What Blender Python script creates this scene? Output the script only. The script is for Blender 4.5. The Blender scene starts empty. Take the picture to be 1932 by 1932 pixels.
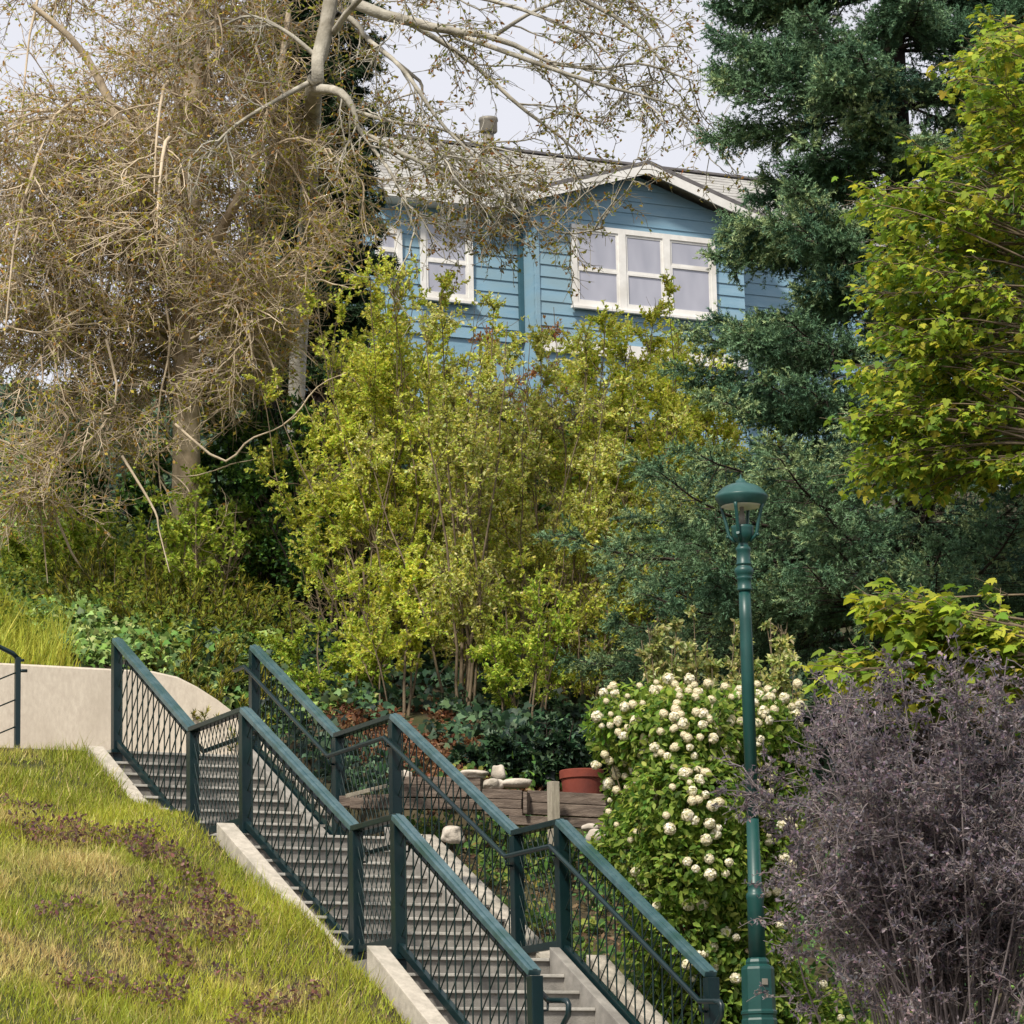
import bpy, bmesh, math, random
import numpy as np
from mathutils import Vector
C = bpy.context.scene.collection
RNG = np.random.default_rng(7)
random.seed(7)
# ------------------------------------------------------------------ camera model and the stair frame
F = 6476.6; PITCH = 0.1978; ROLL = 0.0211; CAMZ = 1.6      # focal length in units of a 1932 wide picture
YAW = 0.4431; OX, OY, OZ = -0.3029, 26.8784, 1.8525 + CAMZ
DV = np.array([-math.sin(YAW), math.cos(YAW), 0.0]); EV = np.array([math.cos(YAW), math.sin(YAW), 0.0])
ORG = np.array([OX, OY, 0.0]); ZV = np.array([0, 0, 1.0])
Wd, H = 1.4131, 1.10
R_ = 0.1434

def ray(x, y):
    px, py = x - 966.0, 966.0 - y
    c, s = math.cos(ROLL), math.sin(ROLL)
    qx, qy = c*px + s*py, -s*px + c*py
    rx, ru = qx/F, qy/F
    cp, sp = math.cos(PITCH), math.sin(PITCH)
    return np.array([rx, cp - sp*ru, sp + cp*ru])
def at(x, y, D):                       # point seen at (x, y), D metres north of the camera
    r = ray(x, y); k = D / r[1]
    return r*k + np.array([0, 0, CAMZ])
def on_s(x, y, s):                     # point seen at (x, y) in the vertical plane s = const -> (t, z)
    r = ray(x, y); o = -ORG
    k = (s - o @ DV) / (r @ DV)
    p = r*k
    return (p - ORG) @ EV, p[2] + CAMZ
def L3(s, t, z):                       # stair frame -> world
    return ORG + s*DV + t*EV + np.array([0, 0, z])
def st(p):
    q = np.asarray(p) - ORG
    return q @ DV, q @ EV

# ------------------------------------------------------------------ materials
def srgb(r, g, b):
    f = lambda c: c/12.92 if c <= .04045 else ((c+.055)/1.055)**2.4
    return tuple(f(c/255) for c in (r, g, b))
def newmat(name):
    m = bpy.data.materials.new(name); m.use_nodes = True
    nt = m.node_tree; b = nt.nodes['Principled BSDF']
    return m, nt, b
def noisy(name, c1, c2, scale=8, rough=.8, bump=.15, detail=8, c3=None, s3=1.2, spec=.3, stretch=None, metallic=0, bscale=None):
    m, nt, b = newmat(name); N = nt.nodes.new; Lk = nt.links.new
    tc = N('ShaderNodeTexCoord'); src = tc.outputs['Object']
    if stretch:
        mp = N('ShaderNodeMapping'); mp.inputs['Scale'].default_value = stretch
        Lk(src, mp.inputs[0]); src = mp.outputs[0]
    n = N('ShaderNodeTexNoise'); n.inputs['Scale'].default_value = scale; n.inputs['Detail'].default_value = detail
    n.inputs['Roughness'].default_value = .65
    Lk(src, n.inputs['Vector'])
    r = N('ShaderNodeValToRGB'); r.color_ramp.elements[0].position = .35; r.color_ramp.elements[1].position = .65
    r.color_ramp.elements[0].color = (*c1, 1); r.color_ramp.elements[1].color = (*c2, 1)
    Lk(n.outputs['Fac'], r.inputs[0]); col = r.outputs[0]
    if c3:
        n3 = N('ShaderNodeTexNoise'); n3.inputs['Scale'].default_value = s3; n3.inputs['Detail'].default_value = 6
        Lk(src, n3.inputs['Vector'])
        r3 = N('ShaderNodeValToRGB'); r3.color_ramp.elements[0].position = .5; r3.color_ramp.elements[1].position = .68
        Lk(n3.outputs['Fac'], r3.inputs[0])
        mx = N('ShaderNodeMix'); mx.data_type = 'RGBA'
        Lk(r3.outputs[0], mx.inputs[0]); Lk(col, mx.inputs[6]); mx.inputs[7].default_value = (*c3, 1); col = mx.outputs[2]
    Lk(col, b.inputs['Base Color'])
    b.inputs['Roughness'].default_value = rough; b.inputs['Specular IOR Level'].default_value = spec; b.inputs['Metallic'].default_value = metallic
    if bump:
        nb = N('ShaderNodeTexNoise'); nb.inputs['Scale'].default_value = bscale or scale*5; nb.inputs['Detail'].default_value = 6
        Lk(src, nb.inputs['Vector'])
        bp = N('ShaderNodeBump'); bp.inputs['Strength'].default_value = bump; bp.inputs['Distance'].default_value = .02
        Lk(nb.outputs['Fac'], bp.inputs['Height']); Lk(bp.outputs[0], b.inputs['Normal'])
    return m
def leafmat(name, trans=.35, rough=.55, spec=.3):          # leaf colour comes from the leaves' own variation attribute
    m, nt, b = newmat(name); N = nt.nodes.new; Lk = nt.links.new
    a = N('ShaderNodeAttribute'); a.attribute_name = 'tint'
    Lk(a.outputs['Color'], b.inputs['Base Color'])
    b.inputs['Roughness'].default_value = rough; b.inputs['Specular IOR Level'].default_value = spec
    t = N('ShaderNodeBsdfTranslucent')
    g = N('ShaderNodeMix'); g.data_type = 'RGBA'; g.blend_type = 'MULTIPLY'; g.inputs[0].default_value = 1
    Lk(a.outputs['Color'], g.inputs[6]); g.inputs[7].default_value = (1.15, 1.1, .9, 1)
    Lk(g.outputs[2], t.inputs['Color'])
    mx = N('ShaderNodeMixShader'); mx.inputs[0].default_value = trans
    Lk(b.outputs[0], mx.inputs[1]); Lk(t.outputs[0], mx.inputs[2])
    Lk(mx.outputs[0], nt.nodes['Material Output'].inputs[0])
    return m
M = {}
M['paint'] = noisy('green_paint', (.002, .012, .015), (.004, .019, .022), 6, .36, .03, c3=(.005, .022, .021), spec=.45)
M['rail_cap'] = noisy('skylit_worn_rail_paint', (.030, .078, .092), (.075, .135, .15), 9, .34, .05, c3=(.024, .070, .066), s3=3.5, spec=.6)  # lighter than the post paint: sky sheen put into the colour; patchy fading is wear
M['paint_lamp'] = noisy('green_lamp_paint', (.004, .046, .041), (.007, .060, .053), 9, .42, .02, c3=(.010, .060, .053), spec=.5)
M['lamp_dome'] = noisy('skylit_dome_paint', (.018, .068, .064), (.034, .098, .092), 8, .40, .02, c3=(.014, .06, .055))  # lamp green lightened to carry sky reflection and light from above in the colour
M['wire'] = noisy('dark_wire', (.006, .018, .018), (.012, .03, .028), 20, .5, 0)
M['concrete'] = noisy('step_concrete', (.20, .19, .172), (.31, .292, .262), 7, .9, .25, c3=(.16, .15, .135), s3=2.2, bscale=90)
M['nosing'] = noisy('worn_step_edge', (.36, .345, .31), (.52, .50, .45), 9, .9, .2, c3=(.26, .25, .22), s3=3)
M['curb'] = noisy('curb_concrete', (.37, .335, .28), (.52, .475, .40), 14, .9, .3, c3=(.30, .28, .23), s3=3, bscale=120)
M['wall'] = noisy('beige_render', (.48, .42, .345), (.58, .52, .43), 26, .95, .2, c3=(.42, .365, .295), s3=.9, bscale=200, stretch=(1, 1, .45))
M['soil'] = noisy('soil', (.035, .028, .016), (.075, .06, .032), 5, 1, .4, c3=(.04, .05, .015), s3=.8)
M['sod'] = noisy('sod', (.09, .09, .025), (.16, .14, .05), 4, 1, .4, c3=(.22, .17, .09), s3=.9)
M['bark_tan'] = noisy('tan_bark', (.42, .34, .235), (.60, .50, .37), 5, .9, .3, c3=(.25, .19, .125))
M['bark_pale'] = noisy('pale_bark', (.30, .28, .23), (.48, .45, .38), 7, .9, .35, c3=(.20, .18, .14), s3=3)
M['bark_dark'] = noisy('dark_bark', (.025, .018, .016), (.06, .045, .035), 8, .95, .4)
M['bark_brown'] = noisy('brown_bark', (.10, .075, .05), (.20, .155, .10), 8, .9, .3)
M['bark_grey'] = noisy('grey_bark', (.12, .10, .105), (.24, .205, .20), 9, .9, .2)
M['timber'] = noisy('weathered_timber', (.10, .075, .06), (.22, .175, .14), 3, .95, .5, stretch=(2, 14, 14), c3=(.07, .055, .045), bscale=14)
M['stake'] = noisy('pale_timber', (.26, .23, .18), (.40, .36, .28), 4, .95, .4, stretch=(12, 12, 1.5))
M['stone'] = noisy('pale_stone', (.42, .37, .31), (.60, .54, .46), 6, .95, .5, c3=(.28, .25, .2), s3=4)
M['terracotta'] = noisy('terracotta', (.15, .032, .021), (.22, .050, .030), 6, .8, .15, c3=(.12, .032, .025), s3=3)
M['white'] = noisy('white_paint', (.66, .65, .62), (.76, .75, .72), 6, .6, .05, c3=(.58, .56, .52))
M['shingle'] = noisy('roof_shingle', (.30, .295, .28), (.40, .395, .37), 3, .95, .3, stretch=(3, 3, 3), c3=(.21, .20, .19), s3=.7)
M['roof_edge'] = noisy('roof_edge', (.10, .095, .10), (.15, .14, .14), 5, .8, 0)
M['steel'] = noisy('galvanised_steel', (.15, .14, .12), (.26, .24, .20), 5, .55, .05, metallic=.3)
M['enamel'] = noisy('white_enamel', (.72, .70, .66), (.78, .76, .73), 4, .4, 0)
M['blind'] = noisy('blind', (.46, .46, .52), (.54, .54, .60), 2, .5, 0)
M['path'] = noisy('path_concrete', (.36, .34, .30), (.46, .43, .38), 9, .95, .2, bscale=110)
for k in ('leaf_soft', 'leaf_needle', 'leaf_gloss', 'leaf_maple', 'petal', 'grass'):
    M[k] = leafmat(k, {'leaf_soft': .54, 'leaf_needle': .10, 'leaf_gloss': .20, 'leaf_maple': .48, 'petal': .25, 'grass': .35}[k],
                   {'leaf_gloss': .5, 'leaf_needle': .6}.get(k, .6), {'leaf_gloss': .26}.get(k, .22))
# siding: blue boards with a shadow gap modelled as real laps; here only the paint
M['siding'] = noisy('blue_siding', (.175, .31, .41), (.23, .365, .46), 2, .65, .1, stretch=(1, 1, 4), c3=(.205, .315, .375), s3=.5)
M['downpipe'] = noisy('teal_downpipe', (.03, .085, .115), (.04, .10, .13), 3, .5, 0)
def glass():
    m, nt, b = newmat('window_glass')
    b.inputs['Base Color'].default_value = (.33, .34, .42, 1); b.inputs['Roughness'].default_value = .06; b.inputs['Specular IOR Level'].default_value = .9
    n = nt.nodes.new('ShaderNodeTexNoise'); n.inputs['Scale'].default_value = 1.4
    r = nt.nodes.new('ShaderNodeValToRGB'); r.color_ramp.elements[0].color = (.20, .215, .27, 1); r.color_ramp.elements[1].color = (.50, .50, .57, 1)
    nt.links.new(n.outputs[0], r.inputs[0]); nt.links.new(r.outputs[0], b.inputs['Base Color'])
    return m
M['glass'] = glass()
def clear_glass():
    m, nt, b = newmat('lantern_glass')
    b.inputs['Base Color'].default_value = (.9, .95, .93, 1); b.inputs['Transmission Weight'].default_value = 1
    b.inputs['Roughness'].default_value = .0; b.inputs['IOR'].default_value = 1.03
    return m
M['clear'] = clear_glass()

# ------------------------------------------------------------------ object helpers
def link(o, mat=None, parent=None):
    C.objects.link(o)
    if parent is not None: o.parent = parent
    if mat is not None and o.type == 'MESH':
        o.data.materials.clear(); o.data.materials.append(mat)
    return o
def tag(o, label=None, cat=None, group=None, kind=None):
    if label: o['label'] = label
    if cat: o['category'] = cat
    if group: o['group'] = group
    if kind: o['kind'] = kind
    return o
def thing(name, loc, label, cat, group=None):
    o = bpy.data.objects.new(name, None); o.empty_display_size = .2
    o.location = [float(v) for v in loc]; C.objects.link(o)
    return tag(o, label, cat, group)
def base_of(parent):
    return np.array(parent.location) if parent is not None else np.zeros(3)
def np_mesh(name, V, faces, mat, parent=None, tint=None, smooth=False):
    """V (n,3) in world space; faces a list of int arrays (m,k)"""
    V = np.asarray(V, dtype=np.float64) - base_of(parent)
    me = bpy.data.meshes.new(name)
    loops = np.concatenate([f.ravel() for f in faces]).astype(np.int32)
    sizes = np.concatenate([np.full(len(f), f.shape[1], np.int32) for f in faces])
    starts = np.concatenate([[0], np.cumsum(sizes)[:-1]]).astype(np.int32)
    me.vertices.add(len(V)); me.vertices.foreach_set('co', V.astype(np.float32).ravel())
    me.loops.add(len(loops)); me.loops.foreach_set('vertex_index', loops)
    me.polygons.add(len(sizes)); me.polygons.foreach_set('loop_start', starts)
    try: me.polygons.foreach_set('loop_total', sizes)
    except Exception: pass
    if smooth: me.polygons.foreach_set('use_smooth', np.ones(len(sizes), bool))
    if tint is not None:
        a = me.attributes.new('tint', 'FLOAT_COLOR', 'POINT')
        a.data.foreach_set('color', np.column_stack([tint, np.ones(len(tint))]).astype(np.float32).ravel())
    me.update(calc_edges=True); me.validate()
    return link(bpy.data.objects.new(name, me), mat, parent)
class MB:
    """collects shapes (world space) and links them as ONE mesh"""
    def __init__(s): s.bm = bmesh.new()
    def prism(s, pts, dirv, bevel=0):            # polygon (world points) extruded along a vector
        d = Vector([float(v) for v in dirv]); P = [Vector([float(v) for v in p]) for p in pts]
        a = [s.bm.verts.new(p) for p in P]; b = [s.bm.verts.new(p + d) for p in P]; n = len(P)
        fs = [s.bm.faces.new(a[::-1]), s.bm.faces.new(b)]
        fs += [s.bm.faces.new((a[i], a[(i+1) % n], b[(i+1) % n], b[i])) for i in range(n)]
        if bevel:
            es = list({e for f in fs for e in f.edges})
            bmesh.ops.bevel(s.bm, geom=es, offset=bevel, segments=2, affect='EDGES', profile=.7)
        return s
    def bar(s, p, q, w, h, up=ZV, bevel=0.004):   # box along p-q, w across, h along up
        p, q, up = map(np.asarray, (p, q, up)); a = q - p; a = a/np.linalg.norm(a)
        e = np.cross(a, up); e = e/np.linalg.norm(e); u = np.cross(e, a)
        c = [p + e*w/2*i + u*h/2*j for i, j in ((-1, -1), (1, -1), (1, 1), (-1, 1))]
        return s.prism(c, q - p, bevel)
    def tube(s, pts, r, n=10, cap=True):
        pts = [np.asarray(p, float) for p in pts]; rs = r if hasattr(r, '__len__') else [r]*len(pts)
        rings = []; u = None
        for i, p in enumerate(pts):
            t = pts[min(i+1, len(pts)-1)] - pts[max(i-1, 0)]; t = t/np.linalg.norm(t)
            if u is None:
                ref = np.array([0, 0, 1.]) if abs(t[2]) < .9 else np.array([1., 0, 0]); u = np.cross(t, ref)
            u = u - t*(u @ t); u = u/np.linalg.norm(u); v = np.cross(t, u)
            rings.append([s.bm.verts.new(p + rs[i]*(math.cos(k*2*math.pi/n)*u + math.sin(k*2*math.pi/n)*v)) for k in range(n)])
        for a, b in zip(rings, rings[1:]):
            for k in range(n): s.bm.faces.new((a[k], a[(k+1) % n], b[(k+1) % n], b[k])).smooth = True
        if cap: s.bm.faces.new(rings[0][::-1]); s.bm.faces.new(rings[-1])
        return s
    def lathe(s, c, prof, n=32, ang=0, flat=False):   # prof: (radius, z)
        rings = []
        for r, z in prof:
            rings.append([s.bm.verts.new((c[0] + r*math.cos(ang + k*2*math.pi/n), c[1] + r*math.sin(ang + k*2*math.pi/n), c[2] + z)) for k in range(n)])
        for a, b in zip(rings, rings[1:]):
            for k in range(n): s.bm.faces.new((a[k], a[(k+1) % n], b[(k+1) % n], b[k])).smooth = not flat
        s.bm.faces.new(rings[0][::-1]); s.bm.faces.new(rings[-1])
        return s
    def build(s, name, mat, parent=None):
        b = base_of(parent)
        for v in s.bm.verts: v.co -= Vector(b)
        bmesh.ops.recalc_face_normals(s.bm, faces=s.bm.faces)
        me = bpy.data.meshes.new(name); s.bm.to_mesh(me); s.bm.free()
        return link(bpy.data.objects.new(name, me), mat, parent)

# ------------------------------------------------------------------ plant helpers (all vectorised)
def unit(a): return a/np.maximum(np.linalg.norm(a, axis=-1, keepdims=True), 1e-9)
def rvec(n): return unit(RNG.normal(size=(n, 3)))
TPL = {
 'oval': (np.array([[0, 0, 0], [-.5, .5, .10], [0, 1, -.06], [.5, .5, .10]]), [np.array([[0, 1, 2], [0, 2, 3]])]),
 'leaf6': (np.array([[0, 0, 0], [-.42, .28, .07], [-.36, .66, .05], [0, 1, -.10], [.36, .66, .05], [.42, .28, .07]]), [np.array([[0, 1, 2, 3], [0, 3, 4, 5]])]),
 'ivy': (np.array([[0, .05, 0], [-.30, -.05, .02], [-.55, .32, -.06], [-.25, .48, .05], [0, 1, -.12], [.25, .48, .05], [.55, .32, -.06], [.30, -.05, .02]]),
         [np.array([[0, 1, 2, 3], [0, 5, 6, 7], [0, 3, 4, 5]])]),
 'maple': (np.array([[0, .12, 0], [-.10, -.02, 0], [-.48, .06, -.08], [-.36, .24, .02], [-.62, .52, -.10], [-.30, .50, .03], [-.26, .74, 0], [0, 1.05, -.12],
                     [.26, .74, 0], [.30, .50, .03], [.62, .52, -.10], [.36, .24, .02], [.48, .06, -.08], [.10, -.02, 0]]),
           [np.array([[0, 1, 2], [0, 2, 3], [0, 3, 4], [0, 4, 5], [0, 5, 6], [0, 6, 7], [0, 7, 8], [0, 8, 9], [0, 9, 10], [0, 10, 11], [0, 11, 12], [0, 12, 13]])]),
 'needle': (np.array([[-.5, 0, 0], [.5, 0, 0], [0, 1, 0]]), [np.array([[0, 1, 2]])]),
 'petal': (np.array([[0, 0, 0], [-.5, .4, .1], [-.3, .9, .02], [.3, .9, .02], [.5, .4, .1]]), [np.array([[0, 1, 2, 3], [0, 3, 4, 4]])[:, :]]),
}
TPL['petal'] = (TPL['petal'][0], [np.array([[0, 1, 2, 3]]), np.array([[0, 3, 4]])])
TPL['blade'] = (np.array([[-.5, 0, 0], [.5, 0, 0], [.38, .45, .04], [-.38, .45, .04], [0, 1, .28]]), [np.array([[0, 1, 2, 3]]), np.array([[3, 2, 4]])])
def leaves(kind, P, D, Nn, length, width):
    """place one template per point: D axis, Nn rough normal"""
    T, F_ = TPL[kind]; n = len(P)
    D = unit(D); X = unit(np.cross(D, Nn)); Z = np.cross(X, D)
    length = np.broadcast_to(length, n)[:, None, None]; width = np.broadcast_to(width, n)[:, None, None]
    V = P[:, None, :] + X[:, None, :]*(T[None, :, 0:1]*width) + D[:, None, :]*(T[None, :, 1:2]*length) + Z[:, None, :]*(T[None, :, 2:3]*length)
    k = len(T); off = (np.arange(n)*k)[:, None, None]
    return V.reshape(-1, 3), [(f[None] + off).reshape(-1, f.shape[1]) for f in F_], k
def tints(n, k, cols, jit=.18, weights=None, pick=None):
    cols = np.asarray(cols, float)
    i = RNG.choice(len(cols), n, p=weights) if pick is None else pick
    c = cols[i]*np.exp(RNG.normal(0, jit, (n, 1)))*np.exp(RNG.normal(0, jit*.35, (n, 3)))
    return np.repeat(np.clip(c, 0, .9), k, 0)
def merge(parts):
    Vs, Fs, o = [], {}, 0
    for V, F_ in parts:
        for f in F_: Fs.setdefault(f.shape[1], []).append(f + o)
        Vs.append(V); o += len(V)
    return np.concatenate(Vs), [np.concatenate(v) for v in Fs.values()]
def foliage(name, kind, P, D, Nn, length, width, cols, mat, parent, jit=.18, weights=None, pick=None):
    V, F_, k = leaves(kind, P, D, Nn, length, width)
    return np_mesh(name, V, F_, mat, parent, tints(len(P), k, cols, jit, weights, pick))
def grow(S, D, L, k=6, wander=.18, g=0., gdir=(0, 0, 1)):
    n = len(S); L = np.broadcast_to(L, n)[:, None]; P = [S]; D = unit(D); gd = np.array(gdir, float)
    g = np.broadcast_to(g, n)[:, None]
    for i in range(k):
        D = unit(D + RNG.normal(0, wander, (n, 3)) + g*gd)
        P.append(P[-1] + D*L/k)
    return np.stack(P, 1)
def tubes(paths, r0, r1, sides=4, pw=1.):
    n, k, _ = paths.shape; T = np.gradient(paths, axis=1); T = unit(T)
    ref = np.array([.31, .17, .93]); ref2 = np.array([.9, .1, -.2])
    U = np.cross(T, ref); bad = np.linalg.norm(U, axis=-1, keepdims=True) < .25
    U = unit(np.where(bad, np.cross(T, ref2), U)); Vv = np.cross(T, U)
    rr = np.broadcast_to(r0, n)[:, None] + (np.broadcast_to(r1, n) - np.broadcast_to(r0, n))[:, None]*(np.linspace(0, 1, k)**pw)[None]
    a = np.arange(sides)*2*math.pi/sides
    V = paths[:, :, None, :] + rr[:, :, None, None]*(np.cos(a)[None, None, :, None]*U[:, :, None, :] + np.sin(a)[None, None, :, None]*Vv[:, :, None, :])
    idx = np.arange(n*k*sides).reshape(n, k, sides); nx = np.roll(idx, -1, 2)
    q = np.stack([idx[:, :-1], nx[:, :-1], nx[:, 1:], idx[:, 1:]], -1).reshape(-1, 4)
    return V.reshape(-1, 3), [q]
def offshoots(paths, m, u0=.2, u1=1., ang=(.5, 1.1), up=0., upd=(0, 0, 1)):
    n, k, _ = paths.shape
    i = np.repeat(np.arange(n), m); u = RNG.uniform(u0, u1, n*m)*(k-1); j = np.minimum(u.astype(int), k-2); f = (u-j)[:, None]
    S = paths[i, j]*(1-f) + paths[i, j+1]*f; T = unit(paths[i, j+1] - paths[i, j])
    Pn = unit(np.cross(T, rvec(n*m))); a = RNG.uniform(*ang, n*m)[:, None]
    D = T*np.cos(a) + Pn*np.sin(a) + up*np.array(upd, float)
    return S, unit(D), u/(k-1)
def spline(pts, k):                     # smooth polyline through the points -> (k,3)
    pts = np.asarray(pts, float); n = len(pts); out = []
    for u in np.linspace(0, n-1-1e-6, k):
        i = int(u); f = u - i
        p0, p1, p2, p3 = pts[max(i-1, 0)], pts[i], pts[min(i+1, n-1)], pts[min(i+2, n-1)]
        out.append(.5*((2*p1) + (p2-p0)*f + (2*p0-5*p1+4*p2-p3)*f*f + (3*p1-p0-3*p2+p3)*f**3))
    return np.array(out)
def hash_noise(x, y, sc, seed=0):       # smooth value noise, vectorised
    x = np.asarray(x)/sc + 31.7*seed; y = np.asarray(y)/sc + 17.3*seed
    xi = np.floor(x); yi = np.floor(y); fx = x-xi; fy = y-yi
    h = lambda a, b: np.modf(np.abs(np.sin(a*127.1 + b*311.7 + seed*74.7)*43758.5453))[0]
    fx = fx*fx*(3-2*fx); fy = fy*fy*(3-2*fy)
    return (h(xi, yi)*(1-fx) + h(xi+1, yi)*fx)*(1-fy) + (h(xi, yi+1)*(1-fx) + h(xi+1, yi+1)*fx)*fy

# ------------------------------------------------------------------ terrain
sA, sA2, sB, sB2, sC, sN = 0.0, .8345, 3.2974, 4.6161, 6.7468, -2.4064
zB = 9*R_; zC = 17*R_; zN = -1.3592
def slope_line(s):
    return np.interp(s, [-14, -8, -3.2, sN, sC, 9], [-3.40, -2.6, zN-.15, zN, zC, zC+.95])
def hill(s):
    return np.interp(s, [8.3, 14, 20, 27, 30.6, 60, 300], [zC+.95, zC+3.3, zC+5.9, zC+8.3, zC+9.15, zC+9.8, zC+14])
def sm(a, b, x): u = np.clip((x-a)/(b-a), 0, 1); return u*u*(3-2*u)
def G(s, t):                            # ground height above landing level (z = OZ + G)
    s = np.asarray(s, float); t = np.asarray(t, float)
    n = (hash_noise(s, t, 1.1, 3)-.5)*.16 + (hash_noise(s, t, .4, 5)-.5)*.05
    low = slope_line(s)
    left = np.where(s > sC-.12, np.where(s < 8.38, zC-.02, hill(s)), low + n*np.where(s < sC-.5, 1, .0) + .24*(1-sm(3.5, 5.0, s))*sm(-14, -6, s))
    bed = low - .02 + n*.6 + .34*sm(4.35, 4.45, s + .10*(t-1.2))*sm(1.2, 1.9, t)
    right = np.where(s < 8.6, bed, np.maximum(bed*0 + hill(s) - .1, 0))
    right = np.where((s >= 7.6) & (s < 8.6), np.minimum(low, zC+.02) + (.34 + (hill(s)-.1 - (np.minimum(low, zC+.02)+.34))*sm(7.6, 8.6, s))*sm(1.25, 2.1, t), right)
    far = np.where(s < 8.38, low, hill(s))
    z = np.where((t < 0) | ((t < 1.25) & (s > sC-.12)), left, right)
    red = .85*sm(.3, 1.0, t)*(1-sm(1.3, 2.3, t))*(1-sm(8.38, 9.8, s))
    z = np.where((s >= 8.38) & (t < 1.25), z - red, np.where((s >= 8.6), z - red, z))
    # falls away to the street level where the photographer stands
    z = np.where(s < sN, low, z)
    inside = (np.abs(t) < 1.06) & (s > -3.3) & (s < sC)
    under = np.minimum(low, np.interp(s, [-9, -3.3, sN, sA, sA2, sB, sB2, sC], [zN-1.5, zN-.6, zN-.45, -.4, -.4, zB-.4, zB-.4, zC-.4])-.05)
    return np.where(inside, under, z)
def gz(s, t): return float(G(np.array([s]), np.array([t]))[0]) + OZ
def gpt(x, D, ref=1200):                # ground point under picture column x at depth D
    p = at(x, ref, D); s, t = st(p); p[2] = gz(s, t); return p
ss = np.unique(np.concatenate([[-400, -200, -100, -60, -40, -30, -24, -20, -17], np.arange(-14, -4, .5), np.arange(-4, 9.6, .12), [sC-.125, sC-.115, 8.375, 8.385, -3.3, -3.29],
                               np.arange(9.6, 34, .6), [40, 60, 100, 180, 300, 500]]))
tt = np.unique(np.concatenate([[-400, -200, -100, -60, -40, -30, -20, -14], np.arange(-10, -1.2, .25), [-1.2, -1.065, -1.055, -.8, 0, .8, 1.055, 1.065, 1.245, 1.255], np.arange(1.4, 8, .25),
                               [9, 11, 14, 20, 30, 40, 60, 100, 200, 400]]))
gs, gt = np.meshgrid(ss, tt, indexing='ij')
gzz = G(gs.ravel(), gt.ravel()) + OZ
V = ORG[None] + gs.ravel()[:, None]*DV + gt.ravel()[:, None]*EV; V[:, 2] = gzz
ii = np.arange(len(ss)*len(tt)).reshape(len(ss), len(tt))
q = np.stack([ii[:-1, :-1], ii[1:, :-1], ii[1:, 1:], ii[:-1, 1:]], -1).reshape(-1, 4)[:, ::-1]
ground = np_mesh('ground', V, [q], M['soil'], smooth=False); tag(ground, kind='structure')
pz = MB(); pz.prism([L3(sC-.02, -14, OZ+zC-.14), L3(sC-.02, 1.2, OZ+zC-.14), L3(8.3, 1.2, OZ+zC-.14), L3(8.3, -14, OZ+zC-.14)], (0, 0, .139), 0)
tag(pz.build('path', M['path']), kind='structure')
lp = MB(); lp.prism([L3(-6.5, -2.2, OZ+zN-.30), L3(-6.5, 2.2, OZ+zN-.30), L3(sN-.25, 2.2, OZ+zN-.30), L3(sN-.25, -2.2, OZ+zN-.30)], (0, 0, .235), 0)
tag(lp.build('pavement', M['path']), kind='structure')

# ------------------------------------------------------------------ staircase
stair = thing('concrete_staircase', L3(sN, 0, OZ+zN), 'worn grey concrete staircase climbing the slope between two dark green mesh railings', 'stairs')
def step_run(s0, k0, k1, tread):        # risers k0+1 .. k1, first riser at s0; profile polygon in (s,z)
    pts = []; s = s0
    for k in range(k0, k1):
        pts += [(s, k*R_), (s, (k+1)*R_-.022), (s-.022, (k+1)*R_-.022), (s-.022, (k+1)*R_)]
        s += tread
    return pts, s - tread
TS = 1.0
segs = []
t2 = (sB-.05-sA2)/8; t3 = (sC-.03-sB2)/7; t1 = .262
prof = [(-9*t1-.3, -10*R_)]
a, e = step_run(-9*t1, -10, 0, t1); prof += a
a, e = step_run(sA2, 0, 9, t2); prof += a
a, e = step_run(sB2, 9, 17, t3); prof += a
prof += [(sC+.02, 17*R_), (sC+.02, 17*R_-.7), (sB, zB-.6), (sA2, -.55), (-9*t1-.3, -10*R_-.5)]
mb = MB(); mb.prism([L3(s, -.87, OZ+z) for s, z in prof], EV*1.74)
mb.build('steps', M['concrete'], stair)
for k in range(-9, 18):                # worn pale edge of every tread
    s_ = (k-1)*t2 + sA2 if 1 <= k <= 9 else ((k-10)*t3 + sB2 if k > 9 else -9*t1 + (k+9)*t1)
    MB().bar(L3(s_-.008, -.862, OZ+k*R_-.009), L3(s_-.008, .565, OZ+k*R_-.009), .034, .024, ZV, .006).build('nosing', M['nosing'], stair)
def curb(t0, t1_, s0, z0, s1, z1, hgt=.02, top_ext=.0, name='curb'):
    mb = MB(); b = .62
    pts = [L3(s0, t0, OZ+z0+hgt), L3(s1, t0, OZ+z1+hgt), L3(s1+top_ext, t0, OZ+z1+hgt), L3(s1+top_ext, t0, OZ+z1-b), L3(s0, t0, OZ+z0-b)]
    if top_ext == 0: del pts[2]
    mb.prism(pts, EV*(t1_-t0), .008)
    return mb.build(name, M['curb'], stair)
for sgn in (-1, 1):
    ta, tb = (-1.01, -.85) if sgn < 0 else (.86, 1.03)
    curb(ta, tb, -9*t1-.2, -10*R_, -.08, -.03, .11 if sgn < 0 else .06)
    curb(ta, tb, sA2-.1, 0, sB-.10, zB-.03, .11 if sgn < 0 else .06)
    if sgn > 0:
        for (a_, za_, b_, zb_) in ((-9*t1-.2, -10*R_, -.02, 0), (sA2-.05, 0, sB-.05, zB), (sB2-.05, zB, sC-.03, zC)): curb(.57, .66, a_, za_, b_, zb_, .09, 0, 'stringer').data.materials[0] = M['concrete']
    curb(ta, tb, sB2-.1, zB, sC-.03, zC, .04, .3)

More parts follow.
